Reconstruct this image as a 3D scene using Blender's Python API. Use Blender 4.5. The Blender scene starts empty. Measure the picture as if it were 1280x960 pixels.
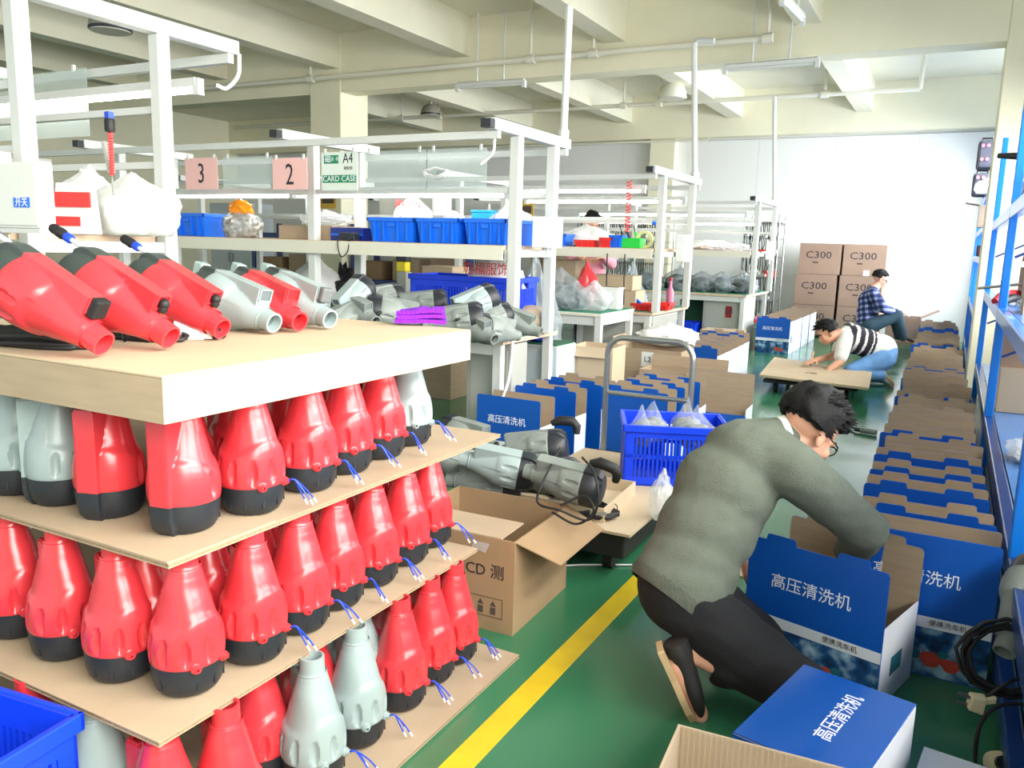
import bpy, bmesh, math, random
from math import sin, cos, pi, radians
from mathutils import Vector, Matrix, noise
S = bpy.context.scene
COL = S.collection
rnd = random.Random(7)

# ------------------------------------------------------------------ camera
FPX = 1023.0
CAM = Vector((0.0, 0.0, 1.3))
PITCH, YAW, ROLL = radians(9.73), radians(28.0), radians(-1.59)
_f = Vector((-sin(YAW)*cos(PITCH), cos(YAW)*cos(PITCH), -sin(PITCH)))
_r0 = Vector((cos(YAW), sin(YAW), 0.0))
_d0 = _f.cross(_r0)
_r = _r0*cos(ROLL) + _d0*sin(ROLL)
_d = -_r0*sin(ROLL) + _d0*cos(ROLL)
cam = bpy.data.objects.new('camera', bpy.data.cameras.new('camera'))
COL.objects.link(cam)
cam.matrix_world = Matrix(((_r.x, -_d.x, -_f.x, CAM.x), (_r.y, -_d.y, -_f.y, CAM.y), (_r.z, -_d.z, -_f.z, CAM.z), (0, 0, 0, 1)))
cam.data.sensor_width = 36.0
cam.data.lens = 36.0*FPX/1280.0
cam.data.clip_start = 0.05
S.camera = cam

def ray(x, y):
    return _r*((x-640)/FPX) + _d*((y-480)/FPX) + _f
def onz(x, y, z):
    d = ray(x, y); return CAM + d*((z-CAM.z)/d.z)
def ony(x, y, Y):
    d = ray(x, y); return CAM + d*((Y-CAM.y)/d.y)
def onx(x, y, X):
    d = ray(x, y); return CAM + d*((X-CAM.x)/d.x)
def at(x, y, dep):                        # the point at depth dep along the view through a photo pixel
    return CAM + ray(x, y)*dep

# ------------------------------------------------------------------ world, light, exposure
S.view_settings.view_transform = 'Standard'
S.view_settings.look = 'None'
S.view_settings.gamma = 1.0
S.view_settings.use_curve_mapping = False
S.view_settings.exposure = 1.0
w = bpy.data.worlds.new('sky'); S.world = w; w.use_nodes = True
bg = w.node_tree.nodes['Background']
bg.inputs['Color'].default_value = (0.90, 0.95, 1.0, 1)
bg.inputs['Strength'].default_value = 0.68
def daylight(name, loc, sx, sy, watts, color):
    l = bpy.data.lights.new(name, 'AREA'); l.shape = 'RECTANGLE'; l.size = sx; l.size_y = sy
    l.energy = watts; l.color = color
    o = bpy.data.objects.new(name, l); COL.objects.link(o); o.location = loc
    l.spread = radians(145); o.rotation_euler = (radians(58), 0, radians(90))       # shines towards -X, into the room
    return o
# daylight coming through the window bays of the right-hand wall
daylight('daylight_far_bay', (1.25, 11.6, 1.95), 4.6, 2.0, 420, (0.94, 0.97, 1.0))
daylight('daylight_middle_bay', (1.25, 5.6, 1.95), 5.0, 2.0, 200, (1.0, 0.99, 0.93))
daylight('daylight_near_bay', (1.25, 0.6, 1.95), 4.0, 2.0, 240, (1.0, 0.98, 0.90))

# ------------------------------------------------------------------ materials
def lin(c):
    return tuple((v/12.92 if v <= .04045 else ((v+.055)/1.055)**2.4) for v in (x/255.0 for x in c))
MATS = {}
def mat(name, rgb, rough=.5, metal=0.0, var=0.0, scale=20.0, bump=0.0, bscale=None, stretch=None, alpha=1.0, coat=0.0, emit=0.0, spec=.5, trans=0.0):
    if name in MATS: return MATS[name]
    m = bpy.data.materials.new(name); m.use_nodes = True
    nt = m.node_tree; b = nt.nodes['Principled BSDF']
    c = lin(rgb)
    b.inputs['Base Color'].default_value = (*c, 1)
    b.inputs['Roughness'].default_value = rough
    b.inputs['Metallic'].default_value = metal
    b.inputs['Alpha'].default_value = alpha
    b.inputs['Coat Weight'].default_value = coat
    b.inputs['Specular IOR Level'].default_value = spec
    b.inputs['Transmission Weight'].default_value = trans
    if emit:
        b.inputs['Emission Color'].default_value = (*c, 1); b.inputs['Emission Strength'].default_value = emit
    if var or bump:
        tc = nt.nodes.new('ShaderNodeTexCoord'); vec = tc.outputs['Object']
        if stretch:
            mp = nt.nodes.new('ShaderNodeMapping'); mp.inputs['Scale'].default_value = stretch
            nt.links.new(vec, mp.inputs['Vector']); vec = mp.outputs['Vector']
        n = nt.nodes.new('ShaderNodeTexNoise'); n.inputs['Scale'].default_value = scale; n.inputs['Detail'].default_value = 4
        nt.links.new(vec, n.inputs['Vector'])
        if var:
            r = nt.nodes.new('ShaderNodeValToRGB')
            r.color_ramp.elements[0].position = .3; r.color_ramp.elements[1].position = .7
            r.color_ramp.elements[0].color = (*[v*(1-var) for v in c], 1)
            r.color_ramp.elements[1].color = (*[min(1, v*(1+var*.6)) for v in c], 1)
            nt.links.new(n.outputs['Fac'], r.inputs['Fac']); nt.links.new(r.outputs['Color'], b.inputs['Base Color'])
        if bump:
            n2 = n
            if bscale:
                n2 = nt.nodes.new('ShaderNodeTexNoise'); n2.inputs['Scale'].default_value = bscale; n2.inputs['Detail'].default_value = 3
                nt.links.new(vec, n2.inputs['Vector'])
            bp = nt.nodes.new('ShaderNodeBump'); bp.inputs['Strength'].default_value = bump; bp.inputs['Distance'].default_value = .01
            nt.links.new(n2.outputs['Fac'], bp.inputs['Height']); nt.links.new(bp.outputs['Normal'], b.inputs['Normal'])
    MATS[name] = m
    return m
def clear_mat(name, rgb, opac, rough=.1):
    """thin clear sheet: mostly transparent, some gloss and a little white haze"""
    m = bpy.data.materials.new(name); m.use_nodes = True; nt = m.node_tree; nt.nodes.clear()
    out = nt.nodes.new('ShaderNodeOutputMaterial'); mx = nt.nodes.new('ShaderNodeMixShader'); tr = nt.nodes.new('ShaderNodeBsdfTransparent')
    pb = nt.nodes.new('ShaderNodeBsdfPrincipled'); pb.inputs['Base Color'].default_value = (*lin(rgb), 1); pb.inputs['Roughness'].default_value = rough
    mx.inputs[0].default_value = opac
    nt.links.new(tr.outputs[0], mx.inputs[1]); nt.links.new(pb.outputs[0], mx.inputs[2]); nt.links.new(mx.outputs[0], out.inputs[0])
    MATS[name] = m; return m

M_kraft = mat('kraft_board', (174, 153, 128), .8, var=.08, scale=6, stretch=(1, 1, 9), bump=.05, bscale=60)
M_kraft_dark = mat('kraft_board_worn', (158, 130, 98), .85, var=.12, scale=5, bump=.08, bscale=40)
M_kraft_pale = mat('kraft_board_pale', (196, 176, 148), .8, var=.07, scale=4)
M_kraft_grey = mat('kraft_board_greyish', (160, 134, 116), .8, var=.06, scale=4)
M_flute = mat('board_edge_flutes', (150, 128, 100), .9, var=.25, scale=160)
M_blueprint = mat('blue_print', (2, 84, 180), .42, var=.05, scale=5)
M_whiteprint = mat('white_print', (226, 230, 238), .5, var=.03, scale=5)
M_white = mat('white_paint', (232, 234, 230), .45)
M_frame = mat('white_powder_coat', (212, 215, 212), .38)
M_cream = mat('cream_paint', (236, 232, 206), .85, var=.04, scale=2)
M_ceil = mat('cream_ceiling_paint', (226, 223, 202), .9, var=.04, scale=1.5)
M_backwall = mat('white_wall_paint', (228, 230, 228), .75, var=.02, scale=1)
M_panelgrey = mat('grey_steel_panel', (168, 170, 164), .45, var=.04, scale=4)
M_palegrey = mat('pale_blue_grey_steel', (196, 206, 212), .4)
M_red = mat('red_plastic', (212, 56, 64), .27, var=.05, scale=8, coat=.15)
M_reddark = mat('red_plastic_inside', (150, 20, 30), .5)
M_grey = mat('grey_plastic', (148, 163, 164), .38, var=.06, scale=8, coat=.1)
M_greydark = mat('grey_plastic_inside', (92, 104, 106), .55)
M_greyold = mat('dusty_grey_plastic', (128, 136, 132), .5, var=.14, scale=14)
M_black = mat('black_plastic', (34, 38, 44), .45, var=.1, scale=20)
M_blackgrain = mat('black_grained_plastic', (26, 28, 33), .55, bump=.25, bscale=300, var=.1)
M_rubber = mat('black_rubber', (22, 22, 24), .6)
M_darkgreen = mat('dark_green_cap', (52, 62, 60), .45, var=.1, scale=16)
M_bluecrate = mat('blue_crate_plastic', (8, 62, 228), .38, var=.05, scale=10)
M_bluebin = mat('blue_bin_plastic', (10, 112, 240), .38, var=.05, scale=10)
M_cyan = mat('cyan_plastic', (30, 160, 210), .4)
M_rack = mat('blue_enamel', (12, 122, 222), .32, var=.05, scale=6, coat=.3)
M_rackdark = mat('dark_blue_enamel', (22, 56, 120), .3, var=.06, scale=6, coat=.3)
M_rackshelf = mat('blue_shelf_enamel', (70, 130, 200), .25, var=.05, scale=5, coat=.3)
M_steel = mat('brushed_steel', (170, 172, 172), .28, metal=.9)
M_brass = mat('brass', (190, 140, 60), .3, metal=.9)
M_wireblue = mat('blue_wire', (24, 66, 200), .45)
M_wirewhite = mat('white_wire', (235, 235, 235), .45)
M_purple = mat('purple_cloth', (128, 30, 196), .95, bump=.5, bscale=160, var=.1)
M_wood = mat('shelf_wood_edge', (214, 186, 160), .6, var=.08, scale=10)
M_shelfcream = mat('cream_laminate', (224, 222, 206), .5)
M_greenmat = mat('green_rubber_mat', (40, 130, 104), .6, var=.06, scale=8)
M_darkgreenmat = mat('dark_green_mat', (28, 92, 60), .6)
M_plug = mat('ivory_plug_plastic', (226, 214, 176), .4)
M_tube = mat('lit_fluorescent_tube', (255, 255, 252), .4, emit=9.0)
M_orange = mat('orange_wrapper', (250, 150, 20), .4)
M_foil = mat('crumpled_grey_foil', (186, 188, 186), .25, metal=.25, bump=1.0, bscale=26, var=.5, scale=22)
M_pink = mat('pink_paper', (252, 200, 196), .7)
M_ink = mat('dark_ink', (40, 44, 52), .6)
M_inkgrey = mat('grey_brown_ink', (84, 72, 66), .7)
M_inkred = mat('red_ink', (226, 60, 60), .6)
M_inkwhite = mat('white_ink', (238, 242, 250), .5)
M_green = mat('green_print', (30, 140, 96), .5)
M_lime = mat('bright_green_plastic', (30, 214, 70), .4)
M_redbin = mat('red_bin_plastic', (232, 48, 48), .4)
M_glass = clear_mat('window_glass', (235, 245, 250), .10, .02)
M_acryl = clear_mat('clear_acrylic', (215, 230, 228), .30, .08)
M_poly = clear_mat('clear_polybag', (232, 236, 240), .42, .16)
M_polythin = clear_mat('thin_clear_polybag', (214, 222, 230), .20, .12)
M_polydark = clear_mat('smoky_polybag', (176, 188, 194), .38, .14)
M_polywhite = mat('white_carrier_bag', (236, 236, 236), .35, bump=.5, bscale=14, var=.08, scale=12)
M_skin = mat('skin', (214, 160, 132), .5, var=.05, scale=14)
M_hair = mat('black_hair', (10, 9, 10), .65, bump=.3, bscale=120, spec=.25)
M_concrete = M_cream

# ------------------------------------------------------------------ mesh builder
class MB:
    def __init__(s): s.v = []; s.f = []; s.m = []
    def add(s, vs, fs, mi=0):
        o = len(s.v); s.v += [tuple(v) for v in vs]
        for f in fs: s.f.append(tuple(i+o for i in f)); s.m.append(mi)
        return s
    def box(s, c, d, mi=0, rot=None):
        c = Vector(c); hx, hy, hz = d[0]/2, d[1]/2, d[2]/2
        vs = [Vector((x, y, z)) for z in (-hz, hz) for y in (-hy, hy) for x in (-hx, hx)]
        if rot is not None: vs = [rot @ v for v in vs]
        return s.add([v+c for v in vs], [(0, 2, 3, 1), (4, 5, 7, 6), (0, 1, 5, 4), (2, 6, 7, 3), (0, 4, 6, 2), (1, 3, 7, 5)], mi)
    def bx(s, x0, x1, y0, y1, z0, z1, mi=0):
        return s.box(((x0+x1)/2, (y0+y1)/2, (z0+z1)/2), (abs(x1-x0), abs(y1-y0), abs(z1-z0)), mi)
    def hexa(s, p, mi=0):                 # eight corners, bottom ring then top ring
        return s.add(p, [(3, 2, 1, 0), (4, 5, 6, 7), (0, 1, 5, 4), (1, 2, 6, 5), (2, 3, 7, 6), (3, 0, 4, 7)], mi)
    def slab(s, quad, th, mi=0, mi2=None):  # four corners extruded along their normal; mi2 = material of the back
        q = [Vector(p) for p in quad]; n = (q[1]-q[0]).cross(q[3]-q[0]).normalized()*th
        o = len(s.v); s.v += [tuple(p) for p in q] + [tuple(p+n) for p in q]
        for f, k in (((3, 2, 1, 0), mi), ((4, 5, 6, 7), mi if mi2 is None else mi2)):
            s.f.append(tuple(i+o for i in f)); s.m.append(k)
        for i in range(4):
            j = (i+1) % 4; s.f.append((o+i, o+j, o+4+j, o+4+i)); s.m.append(mi)
        return s
    def poly(s, pts, th, mi=0, mi2=None):   # planar outline extruded
        q = [Vector(p) for p in pts]; n = len(q)
        nr = Vector((0, 0, 0))
        for i in range(n): a, b = q[i], q[(i+1) % n]; nr += a.cross(b)
        nr = nr.normalized()*th; o = len(s.v)
        s.v += [tuple(p) for p in q] + [tuple(p-nr) for p in q]
        s.f.append(tuple(range(o, o+n))); s.m.append(mi)
        s.f.append(tuple(range(o+2*n-1, o+n-1, -1))); s.m.append(mi if mi2 is None else mi2)
        for i in range(n):
            j = (i+1) % n; s.f.append((o+j, o+i, o+n+i, o+n+j)); s.m.append(mi)
        return s
    def tube(s, pts, r, n=8, mi=0, caps=True):
        pts = [Vector(p) for p in pts]; k = len(pts); rr = r if isinstance(r, (list, tuple)) else [r]*k
        t = (pts[1]-pts[0]).normalized(); u = t.orthogonal().normalized(); rings = []
        for i in range(k):
            a = pts[max(0, i-1)]; b = pts[min(k-1, i+1)]
            t2 = (b-a)
            t2 = t2.normalized() if t2.length > 1e-9 else t
            u = (u - t2*u.dot(t2)); u = u.normalized() if u.length > 1e-6 else t2.orthogonal().normalized()
            v = t2.cross(u); t = t2
            rings.append([pts[i] + (u*cos(2*pi*j/n) + v*sin(2*pi*j/n))*rr[i] for j in range(n)])
        vs = [p for g in rings for p in g]
        fs = [(i*n+j, i*n+(j+1) % n, (i+1)*n+(j+1) % n, (i+1)*n+j) for i in range(k-1) for j in range(n)]
        if caps: fs += [tuple(range(n-1, -1, -1)), tuple((k-1)*n+j for j in range(n))]
        return s.add(vs, fs, mi)
    def lathe(s, prof, n=24, mi=0, mtx=None, cap0=True, cap1=True):
        vs = [Vector((r*cos(2*pi*j/n), r*sin(2*pi*j/n), z)) for r, z in prof for j in range(n)]
        if mtx is not None: vs = [mtx @ v for v in vs]
        k = len(prof)
        fs = [(i*n+j, i*n+(j+1) % n, (i+1)*n+(j+1) % n, (i+1)*n+j) for i in range(k-1) for j in range(n)]
        if cap0: fs.append(tuple(range(n-1, -1, -1)))
        if cap1: fs.append(tuple((k-1)*n+j for j in range(n)))
        return s.add(vs, fs, mi)
    def rot(s, m, loc=(0, 0, 0)):
        l = Vector(loc); s.v = [tuple(m @ Vector(v) + l) for v in s.v]; return s
    def mesh(s, name, mats, smooth=None):
        me = bpy.data.meshes.new(name); me.from_pydata(s.v, [], s.f)
        for m in (mats if isinstance(mats, (list, tuple)) else [mats]): me.materials.append(m)
        if any(s.m): me.polygons.foreach_set('material_index', s.m)
        if smooth:
            me.polygons.foreach_set('use_smooth', [True]*len(me.polygons)); me.set_sharp_from_angle(angle=radians(smooth))
        me.update(); return me
    def obj(s, name, mats, parent=None, smooth=None, bevel=0, loc=None):
        o = bpy.data.objects.new(name, s.mesh(name, mats, smooth)); COL.objects.link(o)
        if parent: o.parent = parent
        if loc is not None: o.location = loc
        if bevel:
            b = o.modifiers.new('edge', 'BEVEL'); b.width = bevel; b.segments = 2; b.limit_method = 'ANGLE'; b.angle_limit = radians(50)
        return o
def inst(name, me, parent=None, loc=(0, 0, 0), rot=None):
    o = bpy.data.objects.new(name, me); COL.objects.link(o)
    if parent: o.parent = parent
    o.location = loc
    if rot is not None: o.rotation_euler = rot
    return o
def tag(o, label, cat, group=None):
    o['label'] = label; o['category'] = cat
    if group: o['group'] = group
    return o
def thing(name, label, cat, loc=(0, 0, 0), rz=0.0, group=None):
    o = bpy.data.objects.new(name, None); COL.objects.link(o); o.empty_display_size = .05
    o.location = loc; o.rotation_euler = (0, 0, rz)
    return tag(o, label, cat, group)
def dup(root, label=None, group=None):
    r = root.copy(); COL.objects.link(r)
    if label: r['label'] = label
    if group: r['group'] = group
    for ch in list(root.children):
        c = ch.copy(); COL.objects.link(c); c.parent = r
        for g in list(ch.children):
            d = g.copy(); COL.objects.link(d); d.parent = c
    return r
def struct(o):
    o['kind'] = 'structure'; return o
def frame_from(axis, up):                 # rotation whose local Z is axis and local Y leans to up
    z = Vector(axis).normalized(); y = Vector(up); y = (y - z*y.dot(z)).normalized(); x = y.cross(z)
    return Matrix((x, y, z)).transposed()
ORD = ['nearest', 'second', 'third', 'fourth', 'fifth', 'sixth', 'seventh', 'eighth', 'ninth', 'tenth', 'eleventh', 'twelfth', 'thirteenth', 'fourteenth',
       'fifteenth', 'sixteenth', 'seventeenth', 'eighteenth', 'nineteenth', 'twentieth', 'twenty-first', 'twenty-second', 'twenty-third', 'twenty-fourth', 'twenty-fifth', 'twenty-sixth', 'twenty-seventh', 'twenty-eighth', 'twenty-ninth', 'thirtieth']
_txt = {}
def text_mesh(body, size, m, th=.0006, sx=1.0, align='CENTER'):
    key = (body, size, m.name, sx, align)
    if key in _txt: return _txt[key]
    cu = bpy.data.curves.new('lettering', 'FONT'); cu.body = body; cu.size = size; cu.extrude = th; cu.align_x = align; cu.align_y = 'CENTER'
    cu.resolution_u = 2
    o = bpy.data.objects.new('lettering', cu); COL.objects.link(o)
    dg = bpy.context.evaluated_depsgraph_get(); me = bpy.data.meshes.new_from_object(o.evaluated_get(dg))
    me.name = 'lettering'; me.materials.clear(); me.materials.append(m)
    for v in me.vertices: v.co.x *= sx
    bpy.data.objects.remove(o); _txt[key] = me
    return me
def letter(body, size, m, parent, origin, right, up, sx=1.0, align='CENTER'):
    """flat lettering: right and up span the surface it lies on (parent space)"""
    o = inst('lettering', text_mesh(body, size, m, sx=sx, align=align), parent)
    x = Vector(right).normalized(); y = Vector(up); y = (y-x*y.dot(x)).normalized(); z = x.cross(y)
    mt = Matrix((x, y, z)).transposed().to_4x4(); mt.translation = Vector(origin)
    o.matrix_local = mt
    return o
# crumpled blob
_ico = {}
def ico(sub):
    if sub not in _ico:
        bm = bmesh.new(); bmesh.ops.create_icosphere(bm, subdivisions=sub, radius=1.0)
        _ico[sub] = ([v.co.copy() for v in bm.verts], [tuple(v.index for v in f.verts) for f in bm.faces]); bm.free()
    return _ico[sub]
def blob_mb(size, seed, amp=.25, freq=1.6, sub=3, flat=-.6, tip=0.0, mb=None, off=(0, 0, 0), mi=0):
    vs, fs = ico(sub); out = []; o = Vector((seed*3.7, seed*1.3, seed*.7)); off = Vector(off)
    for v in vs:
        n = noise.noise(v*freq+o)*.6 + abs(noise.noise(v*freq*2.3+o))*.6 - .2 + .35*noise.noise(v*freq*5+o)
        p = v*(1+amp*n)
        if p.z < flat: p.z = flat
        if tip and v.z > .45: k = (v.z-.45)/.55; p.x *= 1-.72*k; p.y *= 1-.72*k; p.z += tip*k*k
        out.append(Vector((p.x*size[0], p.y*size[1], (p.z-flat)*size[2])) + off)
    mb = mb or MB(); return mb.add(out, fs, mi)
def arc_pts(a, b, sag, n=10, side=(0, 0, 0)):
    a = Vector(a); b = Vector(b); sd = Vector(side)
    return [a.lerp(b, t) + Vector((0, 0, -sag*4*t*(1-t))) + sd*4*t*(1-t) for t in [i/n for i in range(n+1)]]
def smooth_path(pts, k=6):                # catmull-rom
    p = [Vector(q) for q in pts]; p = [p[0]*2-p[1]] + p + [p[-1]*2-p[-2]]; out = []
    for i in range(1, len(p)-2):
        for j in range(k):
            t = j/k
            out.append(.5*((2*p[i]) + (p[i+1]-p[i-1])*t + (2*p[i-1]-5*p[i]+4*p[i+1]-p[i+2])*t*t + (3*p[i]-p[i-1]-3*p[i+1]+p[i+2])*t**3))
    out.append(p[-2]); return out
# ------------------------------------------------------------------ the room shell
FW = 0.88                                  # inner face of the window wall
WB = 14.3                                  # back wall
HS, HB, HG = 3.87, 3.44, 3.15              # slab, beam underside, girder underside
XL = -15.0
m = mat('green_epoxy_floor', (54, 116, 82), .16, var=.10, scale=1.3)
nt = m.node_tree; b = nt.nodes['Principled BSDF']
nz = nt.nodes.new('ShaderNodeTexNoise'); nz.inputs['Scale'].default_value = 2.2; nz.inputs['Detail'].default_value = 6
tc = nt.nodes.new('ShaderNodeTexCoord'); nt.links.new(tc.outputs['Object'], nz.inputs['Vector'])
mr = nt.nodes.new('ShaderNodeMapRange'); mr.inputs['From Min'].default_value = .3; mr.inputs['From Max'].default_value = .7
mr.inputs['To Min'].default_value = .10; mr.inputs['To Max'].default_value = .26
nt.links.new(nz.outputs['Fac'], mr.inputs['Value']); nt.links.new(mr.outputs['Result'], b.inputs['Roughness'])
M_floor = m
struct(MB().bx(XL, FW+.2, -2.5, WB+.2, -.12, 0).obj('floor', M_floor))
M_yellow = mat('worn_yellow_floor_paint', (214, 186, 40), .35, var=.12, scale=9)
struct(MB().bx(-1.012, -.935, -1.0, 3.2, -.001, .0015).obj('trim_1', M_yellow))       # yellow aisle line painted on the floor
struct(MB().bx(XL, FW+.2, -2.5, WB+.2, HS, HS+.2).obj('ceiling', M_ceil))
struct(MB().bx(XL, FW+.2, WB, WB+.2, 0, HS).obj('wall_back', M_backwall))
struct(MB().bx(XL-.2, XL, -2.5, WB+.2, 0, HS).obj('wall_left', M_cream))
struct(MB().bx(-1.5, FW+.2, -2.7, -2.5, 0, HS).obj('wall_front_light_block', M_cream))  # unseen partial wall, added to keep light off the near right side
# white partition panels along the foot of the back wall, with recessed joints
pw = struct(MB().bx(XL, FW, WB-.02, WB, 0, 3.12).obj('wall_back_lining', mat('panel_joint', (190, 192, 190), .8)))
x = XL; me = None
while x < FW-.1:
    wd = min(1.19, FW-x-.005)
    q = MB().bx(0, wd, 0, -.025, 0.0, 3.11).mesh('wall_panel', M_backwall) if (me is None or wd < 1.19) else me
    if me is None: me = q
    inst('wall_panel', q, pw, (x, WB-.02, 0)); x += 1.193
# girders across the room and the beams between them
g = MB().bx(XL, .19, 8.6, 8.9, HG, HS)
struct(g.obj('trim_2', M_cream)).name = 'trim_2'
struct(MB().bx(XL, FW, WB-.26, WB, HG, HS).obj('trim_3', M_cream))
k = 4
for xb in (-9.18, -7.2, -5.25, -3.33, -1.36, ):
    struct(MB().bx(xb-.235, xb, -2.5, 8.6, HB, HS).obj('trim_%d' % k, M_ceil)); k += 1
    struct(MB().bx(xb-.235, xb, 8.9, WB-.26, HB, HS).obj('trim_%d' % k, M_ceil)); k += 1
struct(MB().bx(-11.3, -11.06, -2.5, 8.6, HB, HS).obj('trim_%d' % k, M_ceil)); k += 1
# square column under the girder
struct(MB().bx(-7.68, -7.17, 8.585, 9.15, 0, HS-.002).obj('trim_%d' % k, M_cream, bevel=.012)); k += 1
struct(MB().bx(-4.9, -4.45, WB-.22, WB, 0, HS).obj('trim_%d' % k, M_cream, bevel=.01)); k += 1
# window wall: sill wall, head, pillars, frames and panes
wr = MB()
wr.bx(FW, FW+.2, -2.5, WB+.2, 0, .95); wr.bx(FW, FW+.2, -2.5, WB+.2, 2.95, HS)
struct(wr.obj('wall_right', M_cream))
for y0, y1, x0 in ((8.62, 9.25, .19), (2.95, 3.2, .70), (-2.5, -1.6, .7), (13.75, WB, .45)):
    struct(MB().bx(x0, FW+.2, y0, y1, 0, HS).obj('trim_%d' % k, M_cream, bevel=.01)); k += 1
wi = 1
for y0, y1 in ((-1.6, 2.95), (3.2, 8.62), (9.25, 13.75)):
    fr = MB()
    fr.bx(FW+.06, FW+.12, y0, y1, .95, 1.0); fr.bx(FW+.06, FW+.12, y0, y1, 2.9, 2.95); fr.bx(FW+.06, FW+.12, y0, y1, 2.25, 2.3)
    n = 4
    for i in range(n+1):
        yy = y0 + (y1-y0)*i/n; fr.bx(FW+.06, FW+.12, yy-.025, yy+.025, .95, 2.95)
    wf = struct(fr.obj('window_%d' % wi, M_frame)); wi += 1
    for i in range(n):
        a, c = y0+(y1-y0)*i/n+.025, y0+(y1-y0)*(i+1)/n-.025
        MB().bx(FW+.085, FW+.091, a, c, 1.0, 2.25).obj('pane', M_glass, wf)
        MB().bx(FW+.085, FW+.091, a, c, 2.3, 2.9).obj('pane', M_glass, wf)

# ------------------------------------------------------------------ pipes, lamps and conduits under the ceiling
M_pipe = mat('white_pipe', (226, 224, 208), .5)
def pipe(name, label, y, z, x0, x1, r, drops, ztop, elbows=()):
    t = thing(name, label, 'pipe', (x1, y, z))
    MB().tube([(x0-x1, 0, 0), (0, 0, 0)], r, 10).obj('pipe_run', M_pipe, t, 40)
    for d in drops:
        MB().tube([(d-x1, 0, r*.6), (d-x1, 0, ztop-z)], .018, 8).obj('hanger_rod', M_pipe, t, 40)
        MB().tube([(d-x1-.05, 0, 0), (d-x1+.05, 0, 0)], r*1.5, 10).obj('clamp', M_pipe, t, 40)
    for d in elbows:
        MB().tube([(d-x1, 0, 0), (d-x1, 0, .05), (d-x1+.02, 0, ztop-z)], r*.9, 10).obj('riser', M_pipe, t, 40)
    return t
def gx(px, py, z): return onz(px, py, z).x
pipe('ceiling_pipe', 'thin cream pipe hung in front of the concrete girder', 8.42, 3.305, -13.5, ony(957, 47, 8.42).x, .032,
     [ony(px, 80, 8.42).x for px in (150, 388, 663, 741, 957)], HS)
pipe('ceiling_pipe', 'white pipe on rods behind the girder, ending in an upright elbow', 12.3, 3.43, -13.0, ony(1150, 110, 12.3).x, .034,
     [ony(px, 140, 12.3).x for px in (502, 549, 779, 823, 1029)], HS, (ony(1150, 110, 12.3).x,))
pipe('ceiling_pipe', 'slim grey conduit running along the top of the back wall', 14.0, 3.1, -13.0, ony(885, 178, 14.0).x, .02, [ony(px, 170, 14.0).x for px in (640, 705)], HS)
def strip_lamp(label, a, b, drop):
    a = Vector(a); b = Vector(b); t = thing('strip_lamp', label, 'lamp', (a+b)/2); c = (a+b)/2; a = a-c; b = b-c; u = (b-a).normalized()
    MB().tube([a+Vector((0, 0, .035)), b+Vector((0, 0, .035))], .028, 6).obj('housing', M_frame, t, 40)
    MB().tube([a+u*.03, b-u*.03], .016, 10).obj('tube', M_frame, t, 40)
    for e in (a, b): MB().box(e, (.04, .05, .075)).obj('end_socket', M_frame, t)
    for f in (.3, .7):
        p = a.lerp(b, f); MB().tube([p+Vector((0, 0, .05)), p+Vector((0, 0, drop))], .012, 6).obj('hanger_rod', M_frame, t)
    return t
strip_lamp('unlit white strip lamp hung below the girder at its middle', ony(906, 88, 8.45), ony(1022, 79, 8.45), .85)
strip_lamp('unlit white strip lamp hung below the girder, left of the tall conduit', ony(572, 110, 8.45), ony(655, 105, 8.45), .8)
strip_lamp('unlit strip lamp under the ceiling beside the nearest beam on the right', ony(978, 0, 6.6), ony(1003, 26, 7.6), .35)
M_dome = mat('spun_grey_aluminium', (150, 148, 136), .4, metal=.3)
def dome(label, p, r, m=M_dome):
    t = thing('dome_lamp', label, 'lamp', p)
    MB().lathe([(r, 0), (r*1.0, .02), (r*.97, r*.35), (r*.8, r*.72), (r*.45, r*.98), (r*.2, r*1.05)], 28, cap0=False).obj('shade', m, t, 50)
    MB().lathe([(r*.99, -.012), (r*1.02, -.006), (r*1.02, .012), (r*.99, .014)], 28, cap0=False, cap1=False).obj('rim', M_black if m is M_dome else m, t, 50)
    MB().lathe([(r*.93, -.018), (r*.96, -.008)], 28).obj('lens', mat('frosted_lens', (200, 198, 186), .5), t)
    MB().lathe([(r*.2, r*1.05), (r*.22, r*1.2), (r*.1, r*1.3), (r*.1, HS-p[2])], 12, cap0=False).obj('stem', M_dome, t, 40)
p = ony(138, 37, 4.7); dome('large round bell lamp near the ceiling above the first bench', p, .165)
p = ony(840, 122, 11.0); dome('white dome lamp beside the rear beam, right of the tall conduit', p, .19, M_pipe)
p = ony(538, 143, 11.0); dome('grey dome lamp above the middle bench, left of centre', p, .15)
def conduit(label, pts, r=.022):
    t = thing('conduit', label, 'pipe', pts[-1]); o = Vector(pts[-1])
    MB().tube([Vector(p)-o for p in pts], r, 8).obj('riser', M_frame, t, 40)
    MB().tube([Vector((0, 0, -.004)), Vector((0, 0, .05))], r*1.5, 8).obj('end_collar', M_frame, t, 40)
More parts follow.
